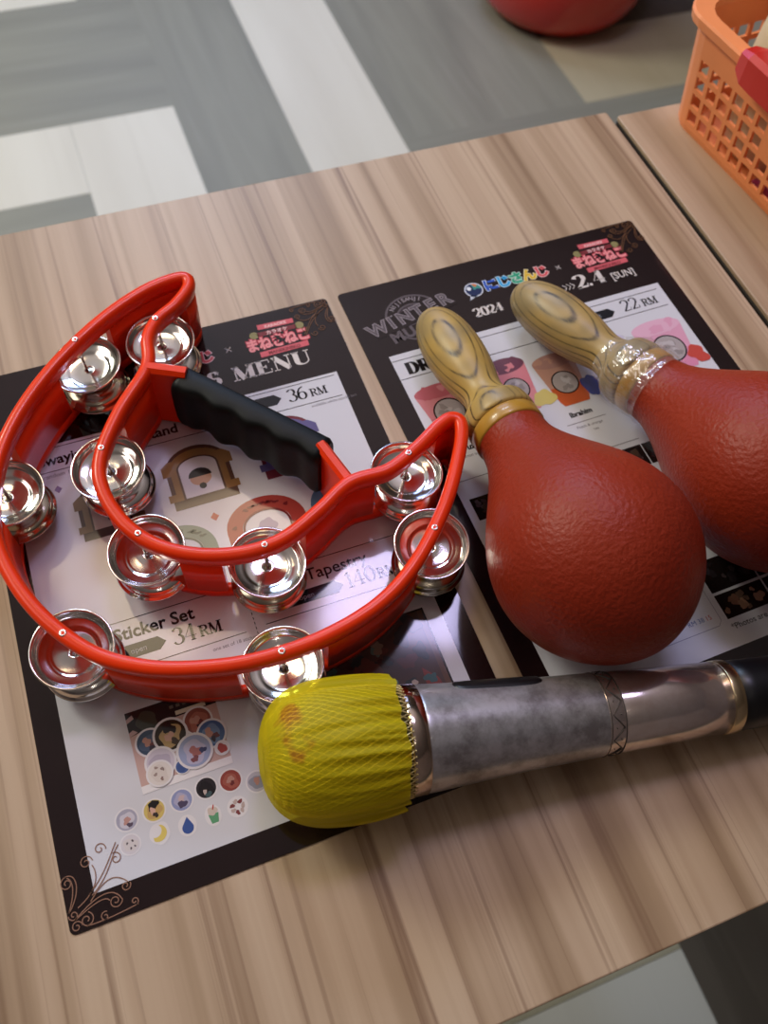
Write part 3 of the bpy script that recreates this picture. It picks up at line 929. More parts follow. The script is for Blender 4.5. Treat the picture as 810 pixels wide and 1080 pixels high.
# ------------------------------------------------------------------ right menu (drinks)
mr = menu_sheet((0.2235, 0.0003, TZ), math.radians(1.2), 'drinks menu sheet under the two maracas, with pictures of pink and orange cups')
b = MB()
GREYM = ink('crest_grey', '#5b5257')
GREYD = ink('crest_dark', '#3b3136')
cx, cy = 0.0395, 0.2665
b.poly(arc(cx, cy, 0.0185, 0.0165, -25, 205, 30), Z1, GREYM)
b.poly(arc(cx, cy, 0.0172, 0.0152, -25, 205, 30), Z1 + 0.00003, BROWN)
b.poly(arc(cx, cy - 0.001, 0.0118, 0.0104, -20, 200, 30), Z1 + 0.00005, GREYM)
b.poly(arc(cx, cy - 0.001, 0.0108, 0.0094, -20, 200, 30), Z1 + 0.00007, GREYD)
for k, ch in enumerate('NIJISANJI'):
    a = math.radians(140 - 10 * k)
    b.text(ch, cx + 0.0136 * math.cos(a), cy + 0.0118 * math.sin(a), 0.0030, Z1 + 0.00006, ink('crest_pale', '#8b8187'), 'CENTER', 0.0001, 1, a - math.pi / 2)
for a in (165, 15):
    b.disc(cx + 0.0146 * math.cos(math.radians(a)), cy + 0.0126 * math.sin(math.radians(a)), 0.0009, Z1 + 0.00006, ink('crest_pale', '#8b8187'))
b.poly([(0.010, 0.2665), (0.068, 0.2785), (0.068, 0.2665), (0.012, 0.2555)], Z1 + 0.00008, BROWN)
for k, ch in enumerate('WINTER'):
    b.text(ch, 0.0148 + 0.0095 * k, 0.2590 + 0.0019 * k, 0.0090, Z1 + 0.00010, ink('crest_pale', '#8b8187'), 'CENTER', 0.0007, 1, 0.2)
    b.text(ch, 0.0148 + 0.0095 * k, 0.2590 + 0.0019 * k, 0.0090, Z1 + 0.00013, GREYM, 'CENTER', 0.0001, 1, 0.2)
for k, ch in enumerate('MUSIC'):
    b.text(ch, 0.0235 + 0.0085 * k, 0.2500 + 0.0014 * k, 0.0075, Z1 + 0.00010, GREYM, 'CENTER', 0.0005, 1, 0.16)
b.stroke(arc(cx, cy - 0.004, 0.0170, 0.0150, 215, 290, 20), 0.0012, Z1 + 0.00008, GREYM)
# speech-bubble mark
b.disc(0.0826, 0.2735, 0.0061, Z1, ink('bubble_rim', '#c6cbd8'), 0.0058)
b.poly([(0.0788, 0.2700), (0.0770, 0.2660), (0.0830, 0.2685)], Z1, ink('bubble_rim', '#c6cbd8'))
b.disc(0.0826, 0.2735, 0.0052, Z1 + 0.00003, ink('bubble_navy', '#1d2c55'), 0.0049)
b.poly([(0.0826, 0.2735), (0.0826, 0.2784)] + arc(0.0826, 0.2735, 0.0052, 0.0049, 90, 0, 8), Z1 + 0.00005, ink('bubble_teal', '#3f8f87'))
b.poly([(0.0826, 0.2784)] + arc(0.0826, 0.2735, 0.0052, 0.0049, 90, 45, 6) + [(0.0845, 0.2752)], Z1 + 0.00007, ink('bubble_orange', '#cf7a4a'))
b.poly(arc(0.0800, 0.2752, 0.0014, 0.0016, 0, 360, 16), Z1 + 0.00007, ink('bubble_white', '#dfe3ea'))
b.disc(0.0850, 0.2720, 0.0020, Z1 + 0.00007, ink('bubble_navy', '#1d2c55'))
niji(b, 0.0945, 0.2706, 0.0070, Z1, 0.0090)
b.stroke([(0.1410, 0.2722), (0.1440, 0.2752)], 0.0004, Z1, CREAMT)
b.stroke([(0.1410, 0.2752), (0.1440, 0.2722)], 0.0004, Z1, CREAMT)
pink_logo(b, 0.1725, 0.2748, Z1)
fat(b, '2024', 0.0746, 0.2523, 0.0068, Z1, CREAMT, 0.27, 0.06, 1.08)
for k in range(3):
    x = 0.1376 + 0.0028 * k
    b.stroke([(x, 0.2540), (x + 0.0022, 0.2564), (x, 0.2588)], 0.0005, Z1, CREAMT)
fat(b, '2.4', 0.1466, 0.2528, 0.0108, Z1, CREAMT, 0.3, 0.06, 1.2)
b.text('[SUN]', 0.1716, 0.2528, 0.0056, Z1, CREAMT, 'LEFT', 0.00008, 0.85)
b.build('heading_print', mr)
b = MB()
for x0, x1, y in ((0.0125, 0.1945, 0.2368), (0.0125, 0.1945, 0.2228), (0.0900, 0.1150, 0.1612), (0.0900, 0.1250, 0.1400), (0.0145, 0.0650, 0.1480)):
    b.stroke([(x0, y), (x1, y)], 0.0004, Z2, INK if y > 0.2 else GREYT)
fat(b, 'DRINK', 0.0185, 0.2252, 0.0085, Z2, INK, 0.34, 0.07)
arrow_tag(b, 0.118, 0.1592, 0.2252, 0.2322, Z2, 'random 1 gift')
fat(b, '22', 0.1652, 0.2262, 0.0092, Z2, INK, 0.14, 0.045)
fat(b, 'RM', 0.1792, 0.2264, 0.0056, Z2, INK, 0.2, 0.09)
b.text('Ibrahim', 0.0946, 0.1655, 0.0034, Z2, INK, bold=0.0002)
b.text('Peach & orange', 0.0945, 0.1572, 0.0019, Z2, GREYT)
b.text('tea', 0.1035, 0.1535, 0.0019, Z2, GREYT)
b.text('ontario', 0.1772, 0.1662, 0.0038, Z2, INK, bold=0.00008)
b.text('Yuzu', 0.0265, 0.1658, 0.0036, Z2, INK, bold=0.0002)
b.text('lemon soda', 0.0240, 0.1612, 0.0020, Z2, GREYT)
b.build('price_print', mr)
b = MB()
b.text('*Photos are for illustration purposes only', 0.1115, 0.0212, 0.0032, Z2, INK)
b.build('notice_print', mr)
b = MB()
def cup(cx, by, w, h, cols, z, seed):
    a, c, d = cols
    hw = w / 2
    b.poly([(cx - hw * 0.72, by + h * 0.1), (cx - hw * 0.6, by), (cx + hw * 0.6, by), (cx + hw * 0.72, by + h * 0.1), (cx + hw, by + h * 0.85), (cx - hw, by + h * 0.85)], z, ink('cup' + a[1:], a))
    b.poly([(cx - hw * 0.72, by + h * 0.1), (cx - hw * 0.6, by), (cx + hw * 0.6, by), (cx + hw * 0.72, by + h * 0.1), (cx + hw * 0.82, by + h * 0.36), (cx - hw * 0.82, by + h * 0.36)], z + 0.00003, ink('cup' + c[1:], c))
    b.disc(cx, by + h * 0.86, hw, z + 0.00004, ink('cup' + d[1:], d), h * 0.14)
    rnd = random.Random(seed)
    for k in range(7):
        b.blob(cx + rnd.uniform(-0.7, 0.7) * hw, by + h * rnd.uniform(0.8, 0.92), hw * 0.2, z + 0.00006 + 0.000003 * k, ink('cup' + a[1:], a) if k % 2 else ink('cup' + d[1:], d), seed * 5 + k, 0.4, 14)
    b.disc(cx, by + h * 0.42, hw * 0.62, z + 0.00009, INK, hw * 0.62)
    b.disc(cx, by + h * 0.42, hw * 0.56, z + 0.00011, ink('badge_grey', '#a79c9c'), hw * 0.56)
    for k in range(6):
        b.blob(cx + rnd.uniform(-0.3, 0.3) * hw, by + h * 0.42 + rnd.uniform(-0.3, 0.3) * hw, hw * 0.14, z + 0.00012 + 0.000003 * k, ink('badge_mid', '#8f8585') if k % 2 else ink('badge_light', '#b9b0b2'), seed * 9 + k, 0.5, 12)
cup(0.0305, 0.1780, 0.031, 0.036, ('#c67d83', '#bf6a72', '#b35e68'), Z2, 1)
cup(0.0740, 0.1780, 0.026, 0.040, ('#cf7f88', '#d58a90', '#6f4556'), Z2, 2)
cup(0.1035, 0.1738, 0.027, 0.038, ('#b98b7c', '#c05a34', '#ab8078'), Z2, 3)
cup(0.1770, 0.1745, 0.034, 0.040, ('#d79cb4', '#d487a6', '#dbabc0'), Z2, 4)
cup(0.1400, 0.1760, 0.028, 0.038, ('#b9aed0', '#a79ac8', '#c5bcd6'), Z2 - 0.00002, 5)
b.blob(0.0868, 0.1835, 0.0062, Z3, ink('splash_yellow', '#cdbb72'), 3, 0.3)
b.blob(0.1172, 0.1830, 0.0045, Z3, ink('splash_blue', '#3b4492'), 8, 0.3, 26, 0.0085)
b.blob(0.1915, 0.1825, 0.0062, Z4, ink('splash_red', '#c04a41'), 5, 0.35)
b.blob(0.0500, 0.1830, 0.0050, Z3, ink('splash_pink', '#d99aa2'), 9, 0.3)
b.build('drink_pictures', mr)
b = MB()
# photo strips of the gifts lower on the sheet
def photo(x0, y0, x1, y1, seed, cols, n=16):
    b = MB()
    b.rect(x0, y0, x1, y1, Z2, ink('photo_dark', '#1c1615'))
    rnd = random.Random(seed)
    for k in range(n):
        c = rnd.choice(cols)
        r = rnd.uniform(0.0012, 0.0030)
        b.blob(rnd.uniform(x0 + r * 1.5, x1 - r * 1.5), rnd.uniform(y0 + r * 1.5, y1 - r * 1.5), r, Z3 + 0.000003 * k, ink('ph' + c[1:], c), seed * 31 + k, 0.4, 14)
    b.build('gift_photo', mr)
DK = ['#3a2c2a', '#4b3a3c', '#2b2527', '#57474a', '#4a3a30']
for x in (0.0165, 0.031, 0.0455, 0.060, 0.1115, 0.1240):
    photo(x, 0.1225, x + 0.0118, 0.1362, int(x * 1e4), DK, 9)
for x in (0.1120, 0.1415, 0.1710):
    photo(x, 0.0270, x + 0.0285, 0.0405, int(x * 1e4) + 3, ['#7a5a48', '#8d6a55', '#5c463a', '#6e4a3c', '#a07a66'], 14)
    photo(x, 0.0420, x + 0.0285, 0.0600, int(x * 1e4) + 7, ['#2a2427', '#363036', '#241f22', '#45383a'], 10)
rr = [(0.060, 0.0255), (0.106, 0.0255), (0.1085, 0.028), (0.1085, 0.0600), (0.060, 0.0600)]
b.stroke(rr + [rr[0]], 0.0003, Z2, ink('frame_grey', '#7d7a92'))
b.text('RM 38', 0.0905, 0.0300, 0.0026, Z2, ink('price_blue', '#4a5f94'))
b.text('15', 0.1010, 0.0300, 0.0026, Z2, ink('brick', '#b23c34'))
b.build('gift_frame', mr)
b = MB()
scrollwork(b, 0.2095, 0.2965, -1, -1, 0.0180, Z4, GOLD, 0.00045)
b.build('corner_scrollwork', mr)

# ------------------------------------------------------------------ half-moon tambourine
OUT = [(0.1264, 0.2972), (0.1046, 0.2932), (0.0761, 0.2777), (0.0476, 0.2539), (0.0258, 0.2274), (0.0130, 0.2003), (0.0085, 0.1720), (0.0123, 0.1462), (0.0223, 0.1214), (0.0385, 0.0990), (0.0574, 0.0856), (0.0788, 0.0775), (0.1029, 0.0728), (0.1326, 0.0730), (0.1617, 0.0799), (0.1855, 0.0940), (0.2095, 0.1175), (0.2277, 0.1427), (0.2352, 0.1578)]
INN = [(0.2330, 0.1632), (0.2253, 0.1615), (0.2086, 0.1520), (0.1908, 0.1446), (0.1703, 0.1437), (0.1512, 0.1336), (0.1320, 0.1252), (0.1135, 0.1238), (0.0930, 0.1293), (0.0761, 0.1402), (0.0646, 0.1561), (0.0590, 0.1767), (0.0617, 0.1952), (0.0758, 0.2187), (0.0948, 0.2417), (0.0995, 0.2601), (0.1071, 0.2712), (0.1193, 0.2793), (0.1290, 0.2900)]
TH = 0.045
TO = Vector((0.12, 0.165, TZ + 0.0007))
tam = thing('tambourine', TO, 'red plastic half-moon tambourine with black grip lying on the goods menu', 'tambourine')
loop = resample(catmull([Vector((x - TO.x, y - TO.y, 0)) for x, y in OUT + INN], 12), 0.0012)
NL = len(loop)
def tang(i): return (loop[(i + 2) % NL] - loop[(i - 2) % NL]).normalized()
PINS = [(0.0637, 0.2690), (0.1068, 0.2710), (0.0626, 0.1985), (0.0135, 0.2010), (0.0700, 0.1475), (0.0297, 0.1115), (0.1215, 0.1245), (0.1142, 0.0740), (0.2030, 0.1500), (0.1985, 0.1066)]
pin_idx = []
for x, y in PINS:
    q = Vector((x - TO.x, y - TO.y, 0))
    pin_idx.append(min(range(NL), key=lambda i: (loop[i] - q).length))
HALF = 16
slot = [False] * NL
for pi in pin_idx:
    for k in range(-HALF, HALF + 1):
        slot[(pi + k) % NL] = True
def sweep(b, idxs, prof, m, closed):
    rings = []
    for i in idxs:
        t = tang(i)
        nrm = Vector((t.y, -t.x, 0))
        rings.append([loop[i] + nrm * a + Vector((0, 0, h)) for a, h in prof])
    if closed:
        rings.append(rings[0])
    b.loft(rings, m, True, not closed, not closed)
b = MB()
# teardrop rim blending into the wall; the jingle slots leave rim and foot only
rimp = [(-0.0024, 0.0355), (-0.0029, 0.0385), (-0.0034, 0.0412), (-0.0033, 0.0432), (-0.0022, 0.0446), (0.0, 0.0451), (0.0022, 0.0446), (0.0033, 0.0432), (0.0034, 0.0412), (0.0029, 0.0385), (0.0024, 0.0355)]
botp = [(0.0021, 0.0008), (0.0022, 0.0075), (-0.0022, 0.0075), (-0.0021, 0.0008), (-0.0014, 0.0), (0.0014, 0.0)]
sweep(b, range(NL), rimp[::-1], M['red_plastic'], True)
sweep(b, range(NL), botp, M['red_plastic'], True)
start = next(i for i in range(NL) if slot[i] and not slot[(i + 1) % NL])
run = []
wallp = [(0.0022, 0.007), (0.0024, 0.0362), (-0.0024, 0.0362), (-0.0022, 0.007)]
for k in range(1, NL + 1):
    i = (start + k) % NL
    if not slot[i]:
        run.append(i)
    elif run:
        if len(run) > 1:
            sweep(b, run, wallp, M['red_plastic'], False)
        run = []
if len(run) > 1:
    sweep(b, run, wallp, M['red_plastic'], False)
# the two stubs that carry the grip
OFS = Vector((TO.x, TO.y, 0))
HA, HB = Vector((0.0955, 0.2415, 0)) - OFS, Vector((0.1708, 0.1441, 0)) - OFS
GA, GB = Vector((0.1095, 0.2340, 0)) - OFS, Vector((0.1668, 0.1670, 0)) - OFS
hd = (GB - GA).normalized()
hn = Vector((-hd.y, hd.x, 0))
def stub(p, q, w, z0, z1):
    d = (q - p).normalized()
    nn = Vector((-d.y, d.x, 0))
    ring = lambda c: [c + nn * a + Vector((0, 0, h)) for a, h in ((w, z0 + 0.001), (w, z1 - 0.002), (w * 0.5, z1), (-w * 0.5, z1), (-w, z1 - 0.002), (-w, z0 + 0.001))]
    b.loft([ring(p), ring(q)], M['red_plastic'], True, True, True, smooth=False)
stub(HA - Vector((0.0015, -0.0004, 0)), GA + (GA - HA).normalized() * 0.004, 0.0036, 0.001, 0.0450)
stub(GB - hd * 0.004, HB, 0.0032, 0.004, 0.0435)
b.build('frame', tam)
# black scalloped grip
b = MB()
rings = []
for k in range(49):
    t = k / 48
    c = GA.lerp(GB, t)
    endf = min(1.0, min(t, 1 - t) / 0.02)
    s = 0.90 + 0.10 * endf
    sc = 0.0021 * (0.5 + 0.5 * math.cos(2 * math.pi * (t * 4.6 + 0.1))) if 0.06 < t < 0.94 else 0.0
    w0, w1 = 0.0072 * s, (0.0098 - sc * 1.1) * s
    top, bot = 0.0228 + 0.0196 * s, 0.0228 - 0.0170 * s + sc
    ring = []
    for j in range(24):
        a = 2 * math.pi * j / 24
        ca, sa = math.cos(a), math.sin(a)
        e = 0.42
        xx = math.copysign(abs(ca) ** e, ca)
        yy = math.copysign(abs(sa) ** e, sa)
        xo = xx * (w0 if xx > 0 else w1)
        zz = 0.5 * (top + bot) + yy * 0.5 * (top - bot)
        ring.append(c + hn * xo + Vector((0, 0, zz)))
    rings.append(ring)
b.loft(rings, M['black_rubber'], True, True, True)
g = b.build('grip', tam); tag(g, 'black rubber grip with finger scallops')

# jingle pairs on steel pins
def jingle_mesh(m):
    b = MB()
    prof_top = [(-0.0042, 0.0020), (-0.0044, 0.0030), (-0.0046, 0.0096), (-0.0040, 0.0108), (-0.0031, 0.0122), (-0.0030, 0.0155), (-0.0016, 0.0166), (-0.0004, 0.0170), (0.0004, 0.0175), (0.0008, 0.0182), (0.0014, 0.0186), (0.0020, 0.0184), (0.0019, 0.0178), (0.0012, 0.0172), (-0.0002, 0.0166), (-0.0018, 0.0158), (-0.0025, 0.0150), (-0.0026, 0.0124), (-0.0035, 0.0108), (-0.0040, 0.0094), (-0.0037, 0.0030), (-0.0036, 0.0020)]
    b.lathe(prof_top + [prof_top[0]], m, 56)
    # lathe caps are not wanted on the pin hole: drop the two n-gons
    b.f, b.m, b.sm = b.f[:-2], b.m[:-2], b.sm[:-2]
    return b
jp = None
rnd = random.Random(4)
for q, pi in enumerate(pin_idx):
    c = loop[pi]
    b = MB()
    b.tube([c + Vector((0, 0, 0.006)), c + Vector((0, 0, 0.0385))], 0.0009, M['steel'], 10)
    b.lathe([(0.0443, 0.0), (0.0454, 0.0014), (0.0449, 0.0017), (0.0436, 0.0017)][::-1], M['steel'], 12, Matrix.Translation(c))
    b.build('pin', tam)
    t = tang(pi)
    for lv in (0, 1):
        mm = jingle_mesh(M['jingle'] if lv or q % 3 else M['jingle_dark'])
        o = mm.build('jingle', tam)
        off = Vector((rnd.uniform(-0.0008, 0.0008), rnd.uniform(-0.001, 0.0004), 0))
        if q == 0: off += Vector((0.0018, -0.0022, 0))
        tilt = 0.05 + 0.06 * rnd.random()
        ax = rnd.uniform(0, 6.28)
        R = Matrix.Rotation(tilt * (0.4 if not lv else 1.0), 4, Vector((math.cos(ax), math.sin(ax), 0)))
        if lv == 0:
            o.matrix_local = Matrix.Translation(c + off + Vector((0.0006, -0.0008, 0.0108))) @ R @ Matrix.Rotation(math.pi, 4, 'X')
        else:
            o.matrix_local = Matrix.Translation(c + off + Vector((0, 0, 0.0262))) @ R

# ------------------------------------------------------------------ maracas
def maraca(tip, head, label, wood_m, taped):
    """lying on its side: tip = end of the handle, head = centre of the red gourd"""
    T, H = Vector(tip), Vector(head)
    d = (T - H).normalized()
    K = 1.158                                          # overall size
    p0 = H - d * 0.0435 * K                            # far end of the head, s = 0
    t = thing('maraca', (p0.x, p0.y, TZ), label, 'maraca', 'red maracas on the drinks menu')
    fr = axis_frame(p0 - Vector((p0.x, p0.y, TZ)), T - Vector((p0.x, p0.y, TZ))) @ Matrix.Scale(K, 4)
    NK, RK = 0.80, 1.05                               # shorter neck, slimmer handle
    hand = lambda q: [(a - 0.0178 + max(0.0, a - 0.14) * 0.073, r * (RK if a < 0.15 else 0.97)) for a, r in q]
    hp = [(0.0, 0.0), (0.0006, 0.006), (0.0028, 0.0130), (0.0075, 0.0215), (0.015, 0.0300), (0.024, 0.0363), (0.034, 0.0402), (0.0435, 0.0415), (0.053, 0.0410), (0.063, 0.0392), (0.074, 0.0358), (0.085, 0.0312), (0.096, 0.0262), (0.106, 0.0216), (0.114, 0.0184), (0.121, 0.0163), (0.128, 0.0153), (0.1325, 0.0150)]
    hp = [(a if a < 0.0435 else 0.0435 + (a - 0.0435) * NK, r if a < 0.1 else r * (1 - (1 - RK) * min(1, (a - 0.1) / 0.03))) for a, r in hp]
    V = catmull([Vector((s, r, 0)) for s, r in hp], 4, False)
    prof = [(max(v.x, 0), max(v.y, 0)) for v in V]
    def seam(s, r, a):
        return r + 0.00035 * math.exp(-((a - 0.62) / 0.03) ** 2) * (1 if s < 0.11 else 0)
    b = MB(); b.lathe(prof, M['maraca_red'], 96, None, seam)
    # local frame kept on the object so wood and paint follow the axis
    o = b.build('gourd_head', t); o.matrix_local = fr
    b = MB(); b.lathe(hand([(0.1318, 0.0140), (0.1320, 0.0152), (0.1330, 0.0157), (0.1388, 0.0156), (0.1394, 0.0150), (0.1400, 0.0138)]), M['maraca_collar'], 64)
    o = b.build('collar_ring', t); o.matrix_local = fr
    hs = [(0.1396, 0.0140), (0.1400, 0.0151), (0.1415, 0.0158), (0.1455, 0.0155), (0.1490, 0.0146), (0.1520, 0.0125), (0.1560, 0.0107), (0.1605, 0.0103), (0.1660, 0.0113), (0.1730, 0.0129), (0.1810, 0.0140), (0.1890, 0.0144), (0.1970, 0.0140), (0.2040, 0.0128), (0.2100, 0.0108), (0.2145, 0.0080), (0.2168, 0.0050), (0.2176, 0.0024), (0.2178, 0.0)]
    V = catmull([Vector((s, r, 0)) for s, r in hand(hs)], 4, False)
    b = MB(); b.lathe([(v.x, max(v.y, 0)) for v in V], wood_m, 72)
    o = b.build('handle', t); o.matrix_local = fr
    tag(o, 'ringed pale wood handle')
    if taped:
        tp = [(0.1270, 0.0164), (0.1300, 0.0161), (0.1380, 0.0165), (0.1420, 0.0166), (0.1470, 0.0158), (0.1510, 0.0142), (0.1540, 0.0122), (0.1570, 0.0112)]
        V = catmull([Vector((s, r, 0)) for s, r in hand(tp)], 5, False)
        def crumple(s, r, a):
            return r + 0.0012 * (noise.noise(Vector((math.cos(a) * 2.6, math.sin(a) * 2.6, s * 260))) + 0.35)
        b = MB(); b.lathe([(v.x, v.y) for v in V], M['tape'], 72, None, crumple)
        b.f, b.m, b.sm = b.f[:-2], b.m[:-2], b.sm[:-2]
        o = b.build('tape_wrap', t); o.matrix_local = fr
        tag(o, 'wrinkled clear sticky tape')
    low = min((ch.matrix_local @ v.co).z for ch in t.children for v in ch.data.vertices)
    t.location.z += 0.0012 - low                       # rests on the printed sheet
    return t
Q = TZ + 0.0011
MB1, MH1 = (0.2575, 0.2553, Q + 0.0150), (0.2612, 0.0655, Q + 0.0490)
MB2, MH2 = (0.3163, 0.2525, Q + 0.0150), (0.3685, 0.0757, Q + 0.0490)
maraca(MB1, MH1, 'red maraca with plain yellow collar, beside the tambourine tip', M['maraca_wood'], False)
maraca(MB2, MH2, 'red maraca with clear tape around its neck, cut by the right picture edge', M['maraca_wood_b'], True)

# ------------------------------------------------------------------ microphone
MS, ME = Vector((0.0925, 0.0344, TZ + 0.0312)), Vector((0.3400, -0.0145, TZ + 0.0164))
mic = thing('microphone', (MS.x, MS.y, TZ), 'silver handheld microphone with a yellow gauze head cover, lying across the menus', 'microphone')
fr = axis_frame(MS - Vector((MS.x, MS.y, TZ)), ME - Vector((MS.x, MS.y, TZ)))
def micpart(b, name, label=None):
    o = b.build(name, mic)
    o.matrix_local = fr
    if label: tag(o, label)
    return o
def sm_prof(pts, per=4):
    return [(v.x, max(v.y, 0)) for v in catmull([Vector((s, r, 0)) for s, r in pts], per, False)]
b = MB(); b.lathe(sm_prof([(0.0682, 0.0222), (0.0686, 0.0229), (0.072, 0.0228), (0.080, 0.0222), (0.095, 0.0212), (0.115, 0.0199), (0.135, 0.0190), (0.1485, 0.0185)]), M['mic_body'], 72)
micpart(b, 'sleeve', 'scuffed grey metal sleeve')
b = MB(); b.lathe([(0.0602, 0.0225), (0.0606, 0.0234), (0.0616, 0.0237), (0.0680, 0.0234), (0.0686, 0.0225)], M['mic_ring'], 72)
micpart(b, 'neck_ring')
b = MB(); b.lathe([(0.1480, 0.0178), (0.1486, 0.0186), (0.1495, 0.0185), (0.1555, 0.0182), (0.1560, 0.0179), (0.1566, 0.0182), (0.185, 0.0173), (0.2085, 0.0165), (0.2090, 0.0155)], M['mic_shaft'], 72)
sh = micpart(b, 'shaft')
# engraved zigzag band
b = MB()
for s0 in (0.1490, 0.1560):
    b.tube([(0.0186 * math.cos(a), 0.0186 * math.sin(a), s0) if s0 < 0.150 else (0.01822 * math.cos(a), 0.01802 * math.sin(a), s0) for a in (2 * math.pi * k / 48 for k in range(48))], 0.00022, M['engrave'], 6, True)
NZ = 10
zz = []
for k in range(NZ * 2):
    for j in range(4):
        u = j / 4
        a = 2 * math.pi * (k + u) / (NZ * 2)
        s = 0.1500 + 0.0050 * (u if k % 2 == 0 else 1 - u)
        r = 0.01850
        zz.append((r * math.cos(a), r * math.sin(a), s))
b.tube(zz, 0.00024, M['engrave'], 6, True)
for k in range(NZ * 2):
    a = 2 * math.pi * (k + 0.5) / (NZ * 2) + math.pi / NZ / 2
    s = 0.1538 if k % 2 else 0.1513
    b.lathe([(-0.0003, 0.0), (0.0, 0.0005), (0.0003, 0.0)], M['engrave'], 8, Matrix.Translation((0.0184 * math.cos(a), 0.0184 * math.sin(a), s)))
o = b.build('engraved_band', sh); tag(o, 'band of engraved zigzags and dots')
b = MB(); b.lathe([(0.2085, 0.0158), (0.2088, 0.0167), (0.2095, 0.0169), (0.2140, 0.0168), (0.2146, 0.0163), (0.2148, 0.0155)], M['mic_gold'], 72)
micpart(b, 'end_ring', 'pale gold ring')
b = MB(); b.lathe([(0.2140, 0.0150), (0.2146, 0.0160), (0.222, 0.0160), (0.250, 0.0158), (0.262, 0.0154), (0.2652, 0.0146), (0.2660, 0.0120), (0.2660, 0.0)], M['mic_black'], 64)
micpart(b, 'end_cap', 'black plastic end')
# switch recess on the far upper side of the sleeve
def sleeve_r(s): return 0.0222 + (s - 0.080) / (0.1545 - 0.080) * (0.0182 - 0.0222) - 0.0006
b = MB()
rows = []
for k in range(25):
    t = k / 24
    s = 0.0835 + 0.042 * t
    hw = 0.26 * min(1.0, math.sqrt(max(1e-4, 1 - abs(2 * t - 1) ** 6)))
    row = []
    for j in range(9):
        a = math.radians(36) + hw * (j / 4 - 1)
        edge = 1.0 if j in (0, 8) or k in (0, 24) else 0.0
        r = sleeve_r(s) + 0.0011 - edge * 0.0012
        row.append((r * math.cos(a), r * math.sin(a), s))
    rows.append(row)
b.loft(rows, M['mic_black'], False)
micpart(b, 'switch_plate', 'black recessed switch')
# head: foam core, wire grille and gauze cover
def ball_r(s, R=0.0262, c=0.030):
    if s <= c:
        x = (c - s) / c
        return R * max(0.0, 1 - x ** 2.6) ** 0.42
    x = (s - c) / 0.034
    return R * (1 - 0.11 * x * x)
b = MB(); b.lathe([(s, ball_r(s) - 0.0012) for s in [0.0012 + 0.0622 * k / 30 for k in range(31)]], M['foam'], 48)
gb = micpart(b, 'grille')
b = MB()
for fam in (-1, 1):
    for k in range(58):
        a0 = 2 * math.pi * k / 58
        pts = []
        for j in range(31):
            s = 0.0015 + 0.0605 * j / 30
            a = a0 + fam * 1.15 * j / 30
            r = ball_r(s)
            pts.append((r * math.cos(a), r * math.sin(a), s))
        b.tube(pts, 0.00030, M['grille'], 4, False, False)
o = b.build('wire_mesh', gb)
tag(o, 'brass coloured wire mesh')
b = MB()
NJ = 220
def cover_r(s, R=0.0300):
    c = 0.031
    if s <= c:
        x = (c - s) / (c + 0.001)
        return R * max(0.0, 1 - x ** 2.7) ** 0.44
    x = (s - c) / 0.026
    return R * (1 - 0.10 * x * x)
rings = []
for k in range(45):
    s = -0.0008 + 0.0588 * (k / 44)
    ring = []
    base = cover_r(s)
    amp = 0.00025 + 0.0019 * max(0, (s - 0.012) / 0.046) ** 1.3
    if s < 0.006: amp *= max(0.1, s / 0.006)
    for j in range(NJ):
        a = 2 * math.pi * j / NJ
        u = Vector((math.cos(a), math.sin(a), 0))
        p = noise.noise(u * 4.6 + Vector((0, 0, s * 16))) + 0.4 * noise.noise(u * 11 + Vector((3, 1, s * 26)))
        q = noise.noise(u * 2.2 + Vector((5, 2, s * 30)))
        r = base + amp * (1.0 - 2.2 * abs(p)) + 0.0006 * q
        r = max(r, base * 0.93)
        r *= 1 - 0.22 * math.exp(-((a - 5.85) / 0.42) ** 2 - ((s - 0.021) / 0.016) ** 2)   # pressed in by the jingle
        ds = 0.0022 * noise.noise(u * 5.0 + Vector((9, 9, 0))) * max(0, (s - 0.045) / 0.013)
        ring.append((r * math.cos(a), r * math.sin(a), s + ds))
    rings.append(ring)
b.loft(rings, M['cover'], True, True, False)
micpart(b, 'gauze_cover', 'pleated yellow gauze cover with orange smudges')

# ------------------------------------------------------------------ basket
BO = Vector((0.5105, 0.3930, TZ))
bask = thing('basket', BO, 'orange plastic mesh basket with a red handle on the neighbouring table', 'basket', None, math.radians(6.0))
BL_, BW_, BH_, LEAN, RC = 0.275, 0.200, 0.076, 0.009, 0.018     # along -y, along +x, height, outward lean, corner radius
def foot(t):
    """rounded-rectangle outline: outward offset grows with height t"""
    o = LEAN * t
    x0, x1, y0, y1 = -o, BW_ + o, -BL_ - o, o
    r = RC + o * 0.4
    seg = []
    for cx, cy, a0 in ((x1 - r, y1 - r, 0), (x0 + r, y1 - r, 90), (x0 + r, y0 + r, 180), (x1 - r, y0 + r, 270)):
        seg.append([(cx + r * math.cos(math.radians(a0 + 90 * k / 5)), cy + r * math.sin(math.radians(a0 + 90 * k / 5))) for k in range(6)])
    return seg, (x0, x1, y0, y1, r)
